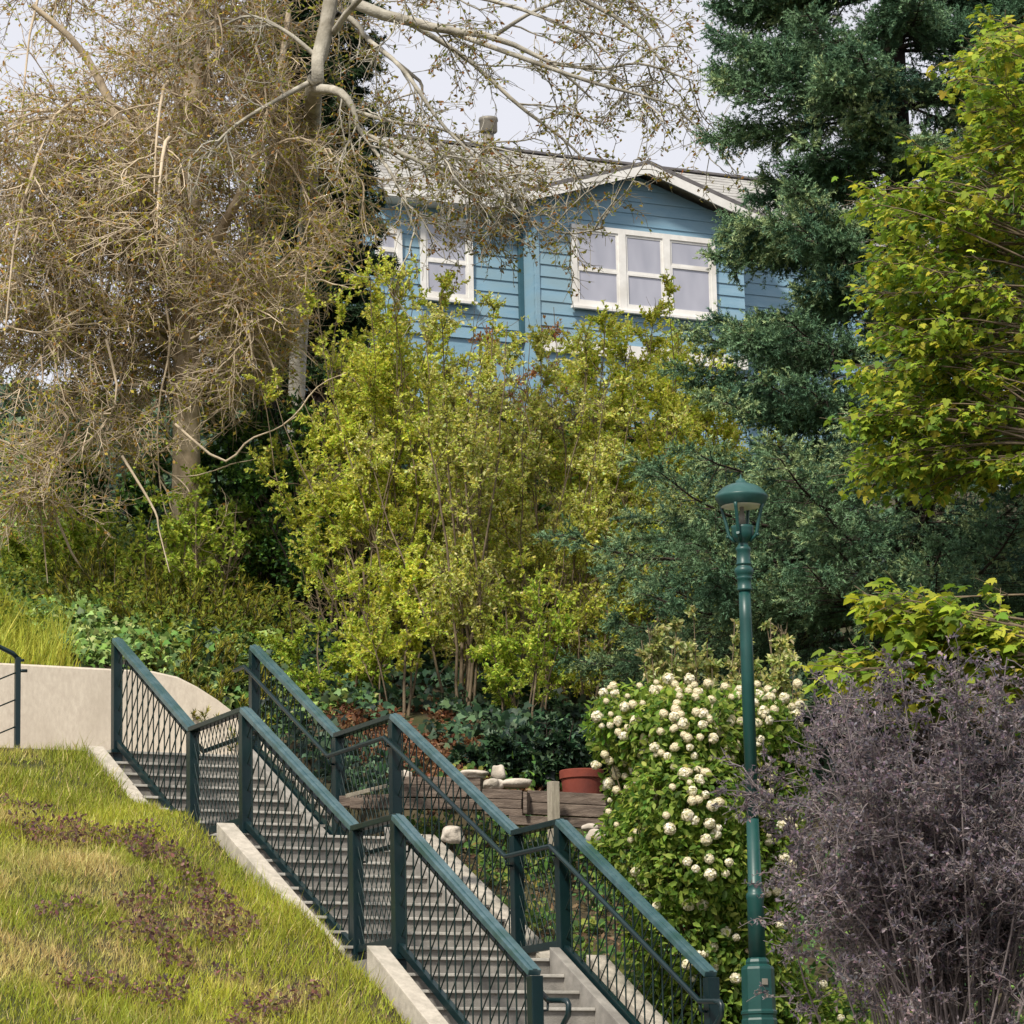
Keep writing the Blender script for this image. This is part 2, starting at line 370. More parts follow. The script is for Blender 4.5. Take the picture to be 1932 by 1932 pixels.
# ------------------------------------------------------------------ railings
def rz(s, h): return OZ + np.interp(s, [sN, sA, sA2, sB, sB2, sC], [zN, 0, 0, zB, zB, zC]) + h
def railing(t, label, inner):
    root = thing('stair_railing', L3(sN, t, OZ+zN), label, 'railing', 'green mesh railings along the stairs')
    ns = [sN, sA, sA2, sB, sB2, sC]
    PT = lambda s, h, dt=0: L3(s, t+dt, rz(s, h))
    for s in ns:
        MB().bar(L3(s, t, rz(s, -.10)), L3(s, t, rz(s, H-.045)), .09, .09, DV, .006).build('post', M['paint'], root)
        MB().bar(L3(s, t, rz(s, -.02)), L3(s, t, rz(s, .012)), .15, .15, DV, .004).build('base_plate', M['paint'], root)
    for i in range(5):
        a, b = ns[i], ns[i+1]; fl = i % 2 == 0
        mb = MB(); p, q_ = PT(a, H-.022), PT(b, H-.022)
        mb.bar(p, q_, .10, .045, ZV, .006)
        u = np.cross(EV, (q_-p)/np.linalg.norm(q_-p)); u = u if u[2] > 0 else -u
        mb.bar(p+u*.0255, q_+u*.0255, .034, .012, ZV, .003)          # raised rib along the cap
        mb.build('top_rail', M['rail_cap'] if fl else M['paint'], root)  # sloping caps get the colour with painted-in sky sheen, level ones the plain paint
        hb = .10 if fl else .12
        d = (q_-p)/np.linalg.norm(q_-p)
        MB().bar(PT(a, hb)+d*.05, PT(b, hb)-d*.05, .045, .06, ZV, .004).build('bottom_rail', M['paint'], root)
        # woven wire panel
        A = PT(b, 0) - PT(a, 0); La = np.linalg.norm(A); A = A/La; h0, h1 = hb+.03, H-.045; hh = h1-h0; O = PT(a, h0)
        per = .172; mb = MB()
        ks = (0.0, -.74) if fl else (.52, -.52)
        if not fl: per = .095
        for j, kf in enumerate(ks):
            n0 = int(-2/per)-1
            for n_ in range(n0, int((La+2)/per)+2):
                a0 = n_*per
                lo, hi = 0., hh
                if abs(kf) > 1e-6:
                    b_in = sorted(((.05-a0)/kf, (La-.05-a0)/kf)); lo, hi = max(0, b_in[0]), min(hh, b_in[1])
                elif not (.06 < a0 < La-.06): continue
                if hi-lo < .03: continue
                off = EV*(.0042 if j else -.0042)
                m_ = 1
                mb.tube([O + A*(a0+kf*x) + ZV*x + off for x in np.linspace(lo, hi, 2)], .0064 if fl else .0042, 4, False)
        mb.build('mesh_panel', M['wire'], root)
    # handrail pipe on the stair side
    dt = -.10*np.sign(t); hh = H-.215; g = dt
    path = [L3(sC+.28, t+g, rz(sC, hh))] + [PT(s, hh, g) for s in ns[::-1]]
    endd = L3(sN-.30, t+g, rz(sN, hh)-.02)
    path += [endd]
    dense = []
    for a, b in zip(path, path[1:]):
        for u in np.linspace(0, 1, 6)[:-1]: dense.append(a*(1-u)+b*u)
    dense.append(path[-1])
    hr = MB(); hr.tube(dense + [endd, endd-DV*.03-ZV*.03, endd-ZV*.10-DV*.02, endd-ZV*.19+DV*.10, L3(sN-.03, t+g*.3, rz(sN, hh)-.21)], .021, 10)
    hr.build('handrail', M['paint'], root)
    for s in ns:
        MB().tube([L3(s, t+np.sign(g)*.04, rz(s, hh-.075)), L3(s, t+g*.95, rz(s, hh-.07)), L3(s, t+g, rz(s, hh-.01))], .010, 8).build('bracket', M['paint'], root)
    return root
railing(-Wd/2, 'dark green stair railing with wire mesh, its posts beside the grassy bank', 1)
railing(Wd/2, 'dark green stair railing with wire mesh on the side of the lamp and white-flowered bush', -1)

# ------------------------------------------------------------------ curved wall above the stairs, and the small railing on the path
mb = MB()
tp = [(-9.0, 8.30, 1.06), (-4.0, 8.30, 1.06), (-1.0, 8.30, 1.06), (.2, 8.29, 1.05), (.45, 8.26, 1.0), (.65, 8.22, .90), (.85, 8.15, .76), (1.05, 8.05, .58), (1.25, 7.95, .38), (1.45, 7.85, .2)]
fr = []
for i, (t, s, h) in enumerate(tp):
    fr.append([mb.bm.verts.new(Vector(L3(s+a, t+(a*.3 if i > 3 else 0), OZ+zC+z))) for a, z in ((0, -.4), (0, h-.02), (.02, h), (.20, h), (.22, h-.02), (.22, -.4))])
for a, b in zip(fr, fr[1:]):
    for k in range(6): mb.bm.faces.new((a[k], a[(k+1) % 6], b[(k+1) % 6], b[k]))
mb.bm.faces.new(fr[0]); mb.bm.faces.new(fr[-1][::-1])
tag(mb.build('retaining_wall', M['wall']), 'smooth beige rendered retaining wall curving down beside the top of the stairs', 'wall')
pr_s = sC+.15
t0, _ = on_s(33, 1300, pr_s)
pr = thing('path_railing', L3(pr_s, t0, OZ+zC), 'short dark green railing with slanting rods beside the beige wall, cut by the picture edge', 'railing')
zt = on_s(33, 1240, pr_s)[1]
MB().bar(L3(pr_s, t0, OZ+zC-.05), L3(pr_s, t0, zt), .05, .05, DV).build('post', M['paint'], pr)
MB().bar(L3(pr_s, t0-1.6, OZ+zC-.05), L3(pr_s, t0-1.6, zt+.10), .05, .05, DV).build('post', M['paint'], pr)
MB().tube([L3(pr_s, t0+.0, zt-.01), L3(pr_s, t0-.05, zt+.035), L3(pr_s, t0-.2, zt+.10), L3(pr_s, t0-1.7, zt+.16)], .024, 8).build('top_rail', M['paint'], pr)
MB().tube([L3(pr_s, t0, zt-.13), L3(pr_s-.02, t0+.09, zt-.13)], .016, 8).build('bracket', M['paint'], pr)
MB().tube([L3(pr_s, t0, zt-.03), L3(pr_s-.02, t0+.06, zt-.03)], .014, 8).build('handrail', M['paint'], pr)
rods = MB()
for k in range(9): rods.tube([L3(pr_s, t0-.02, zt-.15-.26*k), L3(pr_s, t0-1.6, zt-.85-.26*k)], .008, 6) if zt-.85-.26*k > OZ+zC-.9 else None
rods.build('rods', M['wire'], pr)

# ------------------------------------------------------------------ lamp
LD = 25.5; mpp = LD/6476*1.02
lb = at(1432, 1900, LD)
ls, lt = st(lb); lg = gz(ls, lt)
ytop = 905
pt_ = at(1393.5, ytop, LD)
lamp = thing('street_lamp', (lb[0], lb[1], lg), 'tall dark green lamp post with a domed lantern in front of the spruce', 'street lamp')
ZT = pt_[2]
lc = np.array([lb[0], lb[1], 0.0])
yz = lambda y: float(at(1412, y, LD)[2])
rr = lambda px: px*mpp
zz6 = lambda zy: yz(837.2 + zy/5)
P6 = lambda zy, r: (rr(r/5), zz6(zy))
z8 = lambda zy: yz(1545.6 + zy/5)
MB().lathe(lc, [(rr(11.6), z8(0)), P6(1930, 61), P6(1660, 58), P6(1392, 56)][::1], 24).build('shaft', M['paint_lamp'], lamp)
MB().lathe(lc, [(rr(16), z8(1310)), (rr(15.6), z8(770)), (rr(16.6), z8(752)), (rr(17), z8(725)), (rr(15.8), z8(700)), (rr(13.4), z8(690)), (rr(13.2), z8(640)), (rr(14.2), z8(622)), (rr(14.2), z8(604)), (rr(12.6), z8(596)), (rr(11.6), z8(0)+.0005)], 24).build('lower_shaft', M['paint_lamp'], lamp)
MB().lathe(lc, [(rr(33), lg-.05), (rr(33), z8(1900)), (rr(31), z8(1880)), (rr(31.5), z8(1850)), (rr(33.4), z8(1840)), (rr(33.4), z8(1818)), (rr(31), z8(1800)), (rr(30.5), z8(1420)), (rr(29), z8(1396)), (rr(24), z8(1380)), (rr(21.5), z8(1372)), (rr(22), z8(1350)), (rr(20), z8(1325)), (rr(16.2), z8(1308))], 8, math.pi/8+YAW, True).build('base', M['paint_lamp'], lamp)
MB().lathe(lc, [P6(1393, 66), P6(1378, 72), P6(1368, 72), P6(1362, 65), P6(1290, 66), P6(1280, 74), P6(1262, 74), P6(1252, 70), P6(1235, 84), P6(1200, 92), P6(1176, 86), P6(1162, 68), P6(1148, 66), P6(1144, 76), P6(1128, 74), P6(1120, 66),
                P6(1020, 66), P6(1008, 72), P6(985, 72), P6(972, 60), P6(950, 46), P6(930, 52), P6(905, 80), P6(880, 96), P6(840, 104), P6(800, 104), P6(778, 108), P6(774, 90)], 28).build('capital', M['paint_lamp'], lamp)
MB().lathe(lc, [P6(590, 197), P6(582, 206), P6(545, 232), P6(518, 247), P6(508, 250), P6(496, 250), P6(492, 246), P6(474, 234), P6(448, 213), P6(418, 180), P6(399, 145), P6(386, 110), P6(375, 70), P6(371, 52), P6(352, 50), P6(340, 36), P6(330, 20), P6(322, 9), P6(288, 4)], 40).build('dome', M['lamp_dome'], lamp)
MB().lathe(lc, [P6(597, 150), P6(596, 175), P6(591.5, 194), P6(590.5, 196)], 36).build('reflector', M['enamel'], lamp)
MB().lathe(lc, [P6(772, 30), P6(660, 28), P6(655, 20), P6(600, 22), P6(595, 24)], 16).build('lamp_holder', M['steel'], lamp)
for k in range(4):
    a = -math.pi/2 - .36 + k*math.pi/2
    d = np.array([math.cos(a), math.sin(a), 0])
    MB().tube([lc + d*rr(x/5) + ZV*zz6(y) for x, y in ((203, 580), (190, 620), (155, 760), (138, 850), (120, 880), (70, 925))], [rr(3.4)]*6, 8).build('arm', M['paint_lamp'], lamp)
    MB().tube([lc + d*rr(132/5) + ZV*zz6(872), lc + d*rr(158/5) + ZV*zz6(862)], rr(3.4), 8).build('finial', M['paint_lamp'], lamp)
hp = lc + np.array([.35, -.94, 0])*rr(28.8)
MB().bar(hp+ZV*z8(1575), hp+ZV*z8(1515), .045, .02, np.array([.35, -.94, 0]), .004).build('hand_hole_cover', M['steel'], lamp)

# ------------------------------------------------------------------ timber bed, stake, pot, stones
def z5(x, y): return ((900+x/1.932)/1.5528, (2000+y/1.932)/1.5528)
tw = thing('timber_retaining_wall', L3(4.4, 1.3, gz(4.3, 1.4)), 'weathered dark timber retaining wall edging the garden bed behind the stair railing', 'wall')
def timber(xa, xb, ya, yb, D, dy=0, depth=.13):
    a1, a2 = at(*z5(xa, ya), D), at(*z5(xa, yb), D); b1, b2 = at(*z5(xb, ya+dy), D+.0), at(*z5(xb, yb+dy), D+.0)
    MB().prism([a1, b1, b2, a2], (0.03, depth, 0), .008).build('timber', M['timber'], tw)
TD = 30.6
for (xa, xb, ya, yb, D, dy) in ((180, 470, 640, 700, 31.0, -10), (470, 980, 578, 645, 30.9, 4), (240, 990, 650, 710, 30.86, 8), (470, 980, 530, 576, 31.05, 4), (990, 1215, 600, 652, 30.62, 8), (985, 1212, 655, 705, 30.58, 8), (1000, 1218, 708, 745, 30.55, 8), (1246, 1690, 608, 672, 30.6, 22),
                                (1250, 1696, 676, 742, 30.57, 22), (1140, 1700, 747, 802, 30.52, 24), (1222, 1244, 616, 740, 30.45, 2)):
    timber(xa, xb, ya, yb, D, dy)
a = at(*z5(1392, 560), 30.35); b = at(*z5(1394, 800), 30.35)
sk = MB(); sk.bar(b-ZV*.2, a, .085, .085, DV, .008); tag(sk.build('wooden_stake', M['stake']), 'pale upright wooden stake against the timber wall beside the terracotta pot', 'post')
pc = at(*z5(1555, 618), 30.85); prr = 125/1.932/10057*30.9
pot = thing('plant_pot', pc - ZV*.02, 'reddish terracotta plant pot standing on the timber wall beside the white flowers', 'plant pot')
pk = MB(); hP = (618-497)/1.932/10057*30.9
pk.lathe(pc, [(prr*.80, -.16), (prr*.93, hP*.60)], 48, 0, True); pk.build('body', M['terracotta'], pot)
pk = MB(); pk.lathe(pc, [(prr*.90, hP*.602), (prr*1.0, hP*.606), (prr*1.01, hP*.97), (prr*.98, hP), (prr*.90, hP*.98), (prr*.88, hP*.7)], 48, 0, True); pk.build('rim', M['terracotta'], pot)
def rock(x, y, w, h, D, label, seed, cat='stone'):
    r = np.random.default_rng(seed); bm = bmesh.new(); bmesh.ops.create_icosphere(bm, subdivisions=4, radius=1)
    c = at(*z5(x, y), D); k = D/10057/1.932
    ph = r.uniform(0, 6, (7, 3)); fr_ = r.normal(0, 1, (7, 3))*2.0
    for v in bm.verts:
        p = np.array(v.co); n = sum(math.sin(fr_[i] @ p + ph[i, 0]) for i in range(7))*.075
        p = p*(1+n); p = np.sign(p)*np.abs(p)**.82
        v.co = Vector(c + np.array([p[0]*w*k/2, p[1]*w*k*.38, p[2]*h*k/2]))
    for f in bm.faces: f.smooth = True
    m_ = MB(); m_.bm.free(); m_.bm = bm
    o = m_.build('garden_stone', M['stone']); return tag(o, label, cat, 'stones on the timber bed')
rock(1052, 575, 125, 66, 30.7, 'rounded pale stone on the timber wall below the standing stone', 1)
rock(1188, 570, 175, 52, 30.75, 'long flat pinkish stone lying on the timber wall towards the pot', 2)
rock(1082, 508, 80, 92, 31.0, 'grey upright stone standing behind the rounded pale stone', 3)
rock(945, 522, 165, 50, 31.1, 'long cream stone on the bed close under the brown leaf litter', 4)
rock(560, 525, 60, 66, 31.2, 'small cream stone beside the railing post on the bed', 5)
rock(1600, 820, 90, 50, 29.6, 'tan stone half under the white-flowered bush', 6)
rock(1640, 880, 130, 100, 29.2, 'large tan boulder at the foot of the white-flowered bush', 7)
rock(820, 860, 130, 110, 29.0, 'broken flat grey stone beside the stair curb behind the railing', 8)
a, b = at(*z5(225, 640), 30.6), at(*z5(445, 585), 30.8)
mb = MB(); mb.bar(a, b, .05, .035, ZV, .004); tag(mb.build('wooden_board', M['stake']), 'thin pale board lying slanted on the bed behind the railing', 'board')

# ------------------------------------------------------------------ house
SH = 31.0; SL = 31.55
def Z4(x, y): return ((1000+x/1.486)/1.5528, (300+y/1.486)/1.5528)
def hp_(x, y, s): return on_s(*Z4(x, y), s)
house = thing('blue_house', L3(SH, 0, OZ+zC+9.2), 'blue clapboard house with white trim and a grey shingle roof on top of the hill', 'house')
tL, _ = hp_(840, 700, SH); tP, zP = hp_(1290, 322, SH); tR, zR = hp_(1760, 520, SH); tl2, zl2 = hp_(850, 432, SH)
tR = tP + (tP - tL); zE = zl2 + .02
zbot = hp_(1250, 1060, SH)[1]
def clap(poly_top, ta, tb, z0, s, parent, name):   # lapped boards clipped under a roof line function
    mb = MB(); e = .235; z = z0
    while True:
        za, zb_ = z, z+e+.02
        lo, hi = ta, tb
        zt_a = poly_top(ta); 
        # width available at this height
        n = 60; xs = np.linspace(ta, tb, n); ok = [x for x in xs if poly_top(x) > za+.03]
        if not ok: break
        lo, hi = ok[0], ok[-1]
        ok2 = [x for x in xs if poly_top(x) > zb_]
        lo2, hi2 = (ok2[0], ok2[-1]) if ok2 else (max(lo, (lo+hi)/2-.05), min(hi, (lo+hi)/2+.05))
        zb2 = min(zb_, max(poly_top(x) for x in ok))
        A_ = [L3(s-.030, lo, za), L3(s-.030, hi, za), L3(s-.006, hi2, zb2), L3(s-.006, lo2, zb2)]
        mb.prism(A_, DV*.05)
        z += e
        if z > 60: break
    return mb.build(name, M['siding'], parent)
gtop = lambda x: zP - abs(x-tP)*(zP-zE)/(tP-tL)
clap(gtop, tL, tR, zbot, SH, house, 'gable_wall')
MB().prism([L3(SH+.02, tL, zbot-2.5), L3(SH+.02, tR, zbot-2.5), L3(SH+.02, tR, zE), L3(SH+.02, tP, zP), L3(SH+.02, tL, zE)], DV*6).build('gable_core', M['siding'], house)
# recessed wing
tW0 = hp_(60, 500, SL)[0]; zEv = hp_(500, 415, SL)[1]; 
clap(lambda x: zEv, tW0, tL-.01, zbot, SL, house, 'wing_wall')
MB().prism([L3(SL+.02, tW0, zbot-2.5), L3(SL+.02, tL-.001, zbot-2.5), L3(SL+.02, tL-.001, zEv+.05), L3(SL+.02, tW0, zEv+.05)], DV*6).build('wing_core', M['siding'], house)
clap(lambda x: zEv, tR+.01, tR+5.5, zbot, SL, house, 'wing_wall')
MB().prism([L3(SL+.02, tR+.001, zbot-2.5), L3(SL+.02, tR+5.5, zbot-2.5), L3(SL+.02, tR+5.5, zEv+.05), L3(SL+.02, tR+.001, zEv+.05)], DV*6).build('wing_core', M['siding'], house)
MB().bar(L3(SL-.06, tL-.05, zbot), L3(SL-.06, tL-.05, zEv), .09, .08, DV, .01).build('downpipe', M['downpipe'], house)
MB().prism([L3(SH-.06, tL-.02, zbot-.26), L3(SH-.06, tR, zbot-.26), L3(SH-.06, tR, zbot-.01), L3(SH-.06, tL-.02, zbot-.01)], DV*.12).build('base_trim', M['white'], house)
MB().bar(L3(SH-.035, tL+.04, zbot), L3(SH-.035, tL+.04, zE-.05), .09, .03, DV, .004).build('corner_board', M['siding'], house)
# roofs
sR = SL+4.2; tr1 = hp_(1500, 305, sR); tr2 = hp_(1300, 283, sR); zRg = (tr1[1]+tr2[1])/2
tE0 = hp_(185, 360, SL-.4)[0]; zEf = hp_(500, 396, SL-.4)[1]
tE1 = tR + 6.5
def slab(pts, n_, name, mat, th=.10):
    MB().prism(pts, np.array([0, 0, -th])).build(name, mat, house)
slab([L3(SL-.42, tE0, zEf), L3(SL-.42, tE1, zEf), L3(sR, tE1, zRg), L3(sR, tE0, zRg)], 0, 'main_roof', M['shingle'])
slab([L3(sR+.003, tE0, zRg), L3(sR+.003, tE1, zRg), L3(sR+4.6, tE1, zEf), L3(sR+4.6, tE0, zEf)], 0, 'rear_roof', M['shingle'])
MB().bar(L3(sR, tE0, zRg+.02), L3(sR, tE1, zRg+.02), .22, .05, ZV, .01).build('ridge_cap', M['roof_edge'], house)
# shingle courses as thin steps
mb = MB(); nC = 17
for k in range(nC):
    u0, u1 = k/nC, (k+1)/nC
    p = lambda u, dz: (SL-.42 + (sR-SL+.42)*u, zEf + (zRg-zEf)*u + dz)
    (s0_, z0_), (s1_, z1_) = p(u0, .012), p(u1, .004)
    if k > 0 or True: mb.prism([L3(s0_, tE0, z0_), L3(s0_, tE1, z0_), L3(s1_, tE1, z1_), L3(s1_, tE0, z1_)], np.array([0, 0, -.003]))
mb.build('shingle_courses', M['shingle'], house)
MB().prism([L3(SL-.45, tE0, zEf-.20), L3(SL-.45, tL-.10, zEf-.20), L3(SL-.45, tL-.10, zEf-.015), L3(SL-.45, tE0, zEf-.015)], DV*.026).build('fascia', M['white'], house)
MB().prism([L3(SL-.42, tE0, zEf-.22), L3(SL-.42, tL-.1, zEf-.22), L3(SL+.02, tL-.1, zEf-.22), L3(SL+.02, tE0, zEf-.22)], np.array([0, 0, .02])).build('soffit', M['white'], house)
ov = .40; gsl = (zP-zE)/(tP-tL); topz = zP+.17
for sg in (-1, 1):
    te = tP + sg*((tP-tL)+ov); ze = topz - gsl*((tP-tL)+ov)
    slab([L3(SH-.45, tP, topz), L3(SH-.45, te, ze), L3(SH+3.6, te, ze), L3(SH+3.6, tP, topz)][::sg], 0, 'gable_roof', M['shingle'], .06)
    MB().prism([L3(SH-.475, tP, topz-.065), L3(SH-.475, te, ze-.065), L3(SH-.475, te, ze-.245), L3(SH-.475, tP, topz-.245)], DV*.028).build('rake_board', M['white'], house)
    MB().prism([L3(SH-.48, tP, topz+.015), L3(SH-.48, te, ze+.015), L3(SH-.48, te, ze-.062), L3(SH-.48, tP, topz-.062)], DV*.022).build('roof_edge', M['roof_edge'], house)
def window(x0, y0, x1, y1, s, panes, off=.095):
    """corner pixels in the zoomed crop; panes = list of (u0, u1, v_split)"""
    ta, za = hp_(x0, y0, s); tb, zb_ = hp_(x1, y1, s); 
    zt_, zb2 = za, hp_(x0+ (8 if y1 > y0 else 0), y1-(x1-x0)*.105, s)[1]
    fw = .10
    w0 = MB()
    w0.prism([L3(s-off, ta, zb2), L3(s-off, tb, zb2), L3(s-off, tb, zb2+fw), L3(s-off, ta, zb2+fw)], DV*.06)
    w0.prism([L3(s-off, ta, zt_-fw), L3(s-off, tb, zt_-fw), L3(s-off, tb, zt_), L3(s-off, ta, zt_)], DV*.06)
    edges = [ta] + [ta + (tb-ta)*p[0] for p in panes[1:]] + [tb]
    for i, e_ in enumerate(edges):
        w_ = fw; c_ = e_ + (fw/2 if i == 0 else (-fw/2 if i == len(edges)-1 else 0))
        if 0 < i < len(edges)-1: w_ = .15
        w0.prism([L3(s-off-.004, c_-w_/2, zb2+.002), L3(s-off-.004, c_+w_/2, zb2+.002), L3(s-off-.004, c_+w_/2, zt_-.002), L3(s-off-.004, c_-w_/2, zt_-.002)], DV*.055)
    fo = w0.build('window', M['white'], house)
    sl = MB(); sl.bar(L3(s-off-.03, ta-.05, zb2-.02), L3(s-off-.03, tb+.05, zb2-.02), .09, .05, ZV, .005); o = sl.build('sill', M['white'], None); reparent(o, fo)
    for i in range(len(edges)-1):
        a_, b_ = edges[i] + (fw if i == 0 else .075), edges[i+1] - (fw if i == len(edges)-2 else .075)
        zm = zb2 + (zt_-zb2)*panes[i][2]
        sash = MB()
        for (l, h_) in ((zb2+fw, zm), (zm, zt_-fw)):
            d_ = .0 if l == zm else -.012
            for (p0, p1, p2, p3) in ((a_, b_, l, l+.045), (a_, b_, h_-.045, h_)):
                sash.prism([L3(s-.072+d_, p0, p2), L3(s-.072+d_, p1, p2), L3(s-.072+d_, p1, p3), L3(s-.072+d_, p0, p3)], DV*.03)
            for x_ in (a_, b_-.045):
                sash.prism([L3(s-.074+d_, x_, l+.003), L3(s-.074+d_, x_+.045, l+.003), L3(s-.074+d_, x_+.045, h_-.003), L3(s-.074+d_, x_, h_-.003)], DV*.03)
        o = sash.build('sash', M['white'], None); reparent(o, fo)
        gl = MB(); gl.prism([L3(s-.060, a_, zb2+fw), L3(s-.060, b_, zb2+fw), L3(s-.060, b_, zt_-fw), L3(s-.060, a_, zt_-fw)], DV*.006)
        o = gl.build('pane', M['glass'], None); reparent(o, fo)
def reparent(o, par):                      # par sits at the house origin, so only the house offset matters
    b_ = base_of(house)
    me = o.data; n = len(me.vertices); co = np.empty(n*3, np.float32); me.vertices.foreach_get('co', co)
    me.vertices.foreach_set('co', (co.reshape(-1, 3) - b_).astype(np.float32).ravel()); me.update(); o.parent = par
window(992, 532, 1628, 958, SH, [(0, .35, .47), (.345, .655, .47), (.655, 1, .62)])
window(335, 492, 568, 880, SL, [(0, 1, .47)])
window(140, 545, 258, 745, SL, [(0, 1, .5)])
ch = thing('roof_vent', L3(sR-.3, hp_(640, 250, sR-.3)[0], zRg-.3), 'rusty grey metal flue with a round cap on the house roof', 'chimney')
tc = hp_(642, 200, sR-.3)[0]; zc1 = hp_(642, 70, sR-.3)[1]; zc0 = hp_(642, 268, sR-.3)[1]; c0 = L3(sR-.3, tc, 0)
MB().lathe(c0, [(.11, zc0-.4), (.11, zc1-.25)], 20).build('pipe', M['steel'], ch)
MB().lathe(c0, [(.16, zc1-.30), (.18, zc1-.28), (.18, zc1-.08), (.20, zc1-.06), (.19, zc1), (.1, zc1+.02)], 20).build('cap', M['steel'], ch)
# a strip of pale wall showing between the left branches
# ------------------------------------------------------------------ vegetation
# ------------------------------------------------------------------ vegetation
def wood(name, parts, mat, parent): 
    V, F_ = merge([tubes(*p) for p in parts]); return np_mesh(name, V, F_, mat, parent, smooth=True)
def col(*a): return [srgb(*c) for c in a]
IVY = col((98, 128, 62), (124, 150, 76), (78, 106, 58), (154, 172, 102))
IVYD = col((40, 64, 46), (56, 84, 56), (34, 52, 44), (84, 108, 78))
# ---- conifers
def conifer(name, label, x, D, yb, yt, ybr0, ybr1, Rpx, n, twn, shn, cols, seed, lab_cat='tree', droop=.28, tr=.20, nl=.045, nw=.009, nn=13, wts=None, trunk_mat='bark_dark', taper=True, front=.62, hang=.25, whorl=0, u_in=.12, vz=(-.15, .35), tl=.27, sl=(.08, .17), fwd=(.3, 1.)):
    global RNG
    RNG = np.random.default_rng(seed)
    g = gpt(x, D); top = at(x, yt, D); top[0], top[1] = g[0], g[1]
    root = thing(name, g, label, lab_cat)
    m = D/6476
    tp_ = np.stack([g - ZV*.3, g*.5 + top*.5, top])[None]
    ztop = top[2]
    zb0 = at(x, ybr0, D)[2]; zb1 = at(x, ybr1, D)[2]
    u = (np.arange(n) + RNG.uniform(0, 1, n))/n
    if whorl:
        u = u**1.15; nw_ = max(1, round((zb1-zb0)/whorl)); u = (np.floor(u*nw_) + .5 + RNG.normal(0, .08, n))/nw_
    hz_ = zb0 + (zb1-zb0)*u
    yy = ybr0 + (ybr1-ybr0)*u
    az = np.arange(n)*2.39996 + RNG.normal(0, .35, n)
    keep = (np.sin(az) < .35) | (RNG.uniform(size=n) < 1-front)
    hz_, yy, az = hz_[keep], yy[keep], az[keep]; n = len(az)
    L = np.array([Rpx(v) for v in yy])*m*(RNG.uniform(.80, 1.05, n) if whorl else RNG.uniform(.72, 1.10, n))
    dirh = np.stack([np.cos(az), np.sin(az), 0*az], 1)
    k = 9; us = np.linspace(0, 1, k)
    dr = droop*RNG.uniform(.6, 1.3, n)
    zoff = L[:, None]*(.10*us[None] - dr[:, None]*(us[None]**1.3) + .17*us[None]**4)
    side = np.stack([-dirh[:, 1], dirh[:, 0], 0*az], 1); bend = RNG.normal(0, .10, n)
    S = np.stack([np.full(n, g[0]), np.full(n, g[1]), hz_], 1)
    BP = S[:, None] + dirh[:, None]*(L[:, None]*us[None])[..., None] + side[:, None]*((bend*L)[:, None]*us[None]**2)[..., None] + ZV*zoff[..., None]
    # side twigs, alternating left and right of each branch
    i = np.repeat(np.arange(n), twn); uu = np.tile((np.arange(twn)+.5)/twn, n)*(1-u_in) + u_in + RNG.uniform(-.02, .02, n*twn); uu = np.clip(uu, .1, .995)
    pos = uu*(k-1); j = np.minimum(pos.astype(int), k-2); f = (pos-j)[:, None]
    TS_ = BP[i, j]*(1-f) + BP[i, j+1]*f; T = unit(BP[i, j+1]-BP[i, j]); sg = np.where(np.arange(n*twn) % 2, 1., -1.)[:, None]
    lat = unit(np.cross(T, ZV))*sg
    aa = RNG.uniform(.55, 1.0, (n*twn, 1))
    hg = (RNG.uniform(size=(n*twn, 1)) < hang)
    TD_ = T*np.cos(aa) + lat*np.sin(aa) + ZV*np.where(hg, -.9, RNG.uniform(*vz, (n*twn, 1)))
    TL = np.clip(L[i]*tl*(1.15-uu), .12, .95)*RNG.uniform(.6, 1.15, n*twn)
    TP = grow(TS_, TD_, TL, 4, .10, np.where(hg[:, 0], -.10, -.03))
    SS, SD, su = offshoots(TP, shn, .15, 1., (.45, .95))
    SL_ = RNG.uniform(*sl, len(SS))
    SP = grow(SS, SD + ZV*.06, SL_, 2, .05)
    # leading shoots of twigs and branches
    SP = np.concatenate([SP, TP[:, -3:], BP[:, -3:], BP[:, 3:6], BP[:, 5:8]])
    wood('trunk', [(tp_, np.array([tr]), np.array([.03]), 10)], M[trunk_mat], root)
    wood('branch', [(BP, np.clip(L*.012, .012, .05), .006, 5), (TP, .006, .003, 3)], M[trunk_mat], root).name = 'branches'
    N_ = len(SP); q = np.repeat(np.arange(N_), nn); w_ = RNG.uniform(0, 2, N_*nn); jj = np.minimum(w_.astype(int), 1); ff = (w_-jj)[:, None]
    P = SP[q, jj]*(1-ff) + SP[q, jj+1]*ff; T = unit(SP[q, jj+1]-SP[q, jj])
    Dn = unit(T*RNG.uniform(*fwd, (len(P), 1)) + unit(np.cross(T, rvec(len(P)))))
    cn = hash_noise(SP[:, 0, 0] + SP[:, 0, 1]*.6, SP[:, 0, 2], .35, 4)*.75 + RNG.uniform(0, .25, N_)
    pick = np.searchsorted(np.cumsum(wts if wts else [1/len(cols)]*len(cols)), np.clip((cn-.12)/.76, 0, .999))[q]
    V, F_, kk = leaves('needle', P, Dn, rvec(len(P)), nl*RNG.uniform(.75, 1.2, len(P)), nw)
    tn = tints(len(P), kk, cols, .06, pick=pick)*np.repeat(.78 + .28*w_, kk)[:, None]      # new growth at the shoot tips is paler
    np_mesh('crown', V, F_, M['leaf_needle'], root, tn)
    return root
def Rs(y):
    return float(np.interp(y + 45, [-500, -100, 60, 130, 200, 300, 350, 400, 450, 500, 560, 620, 690, 750, 850, 930, 960, 1050, 1150, 1250], [150, 260, 350, 360, 395, 395, 330, 260, 240, 380, 440, 350, 460, 510, 430, 600, 670, 690, 700, 640]))
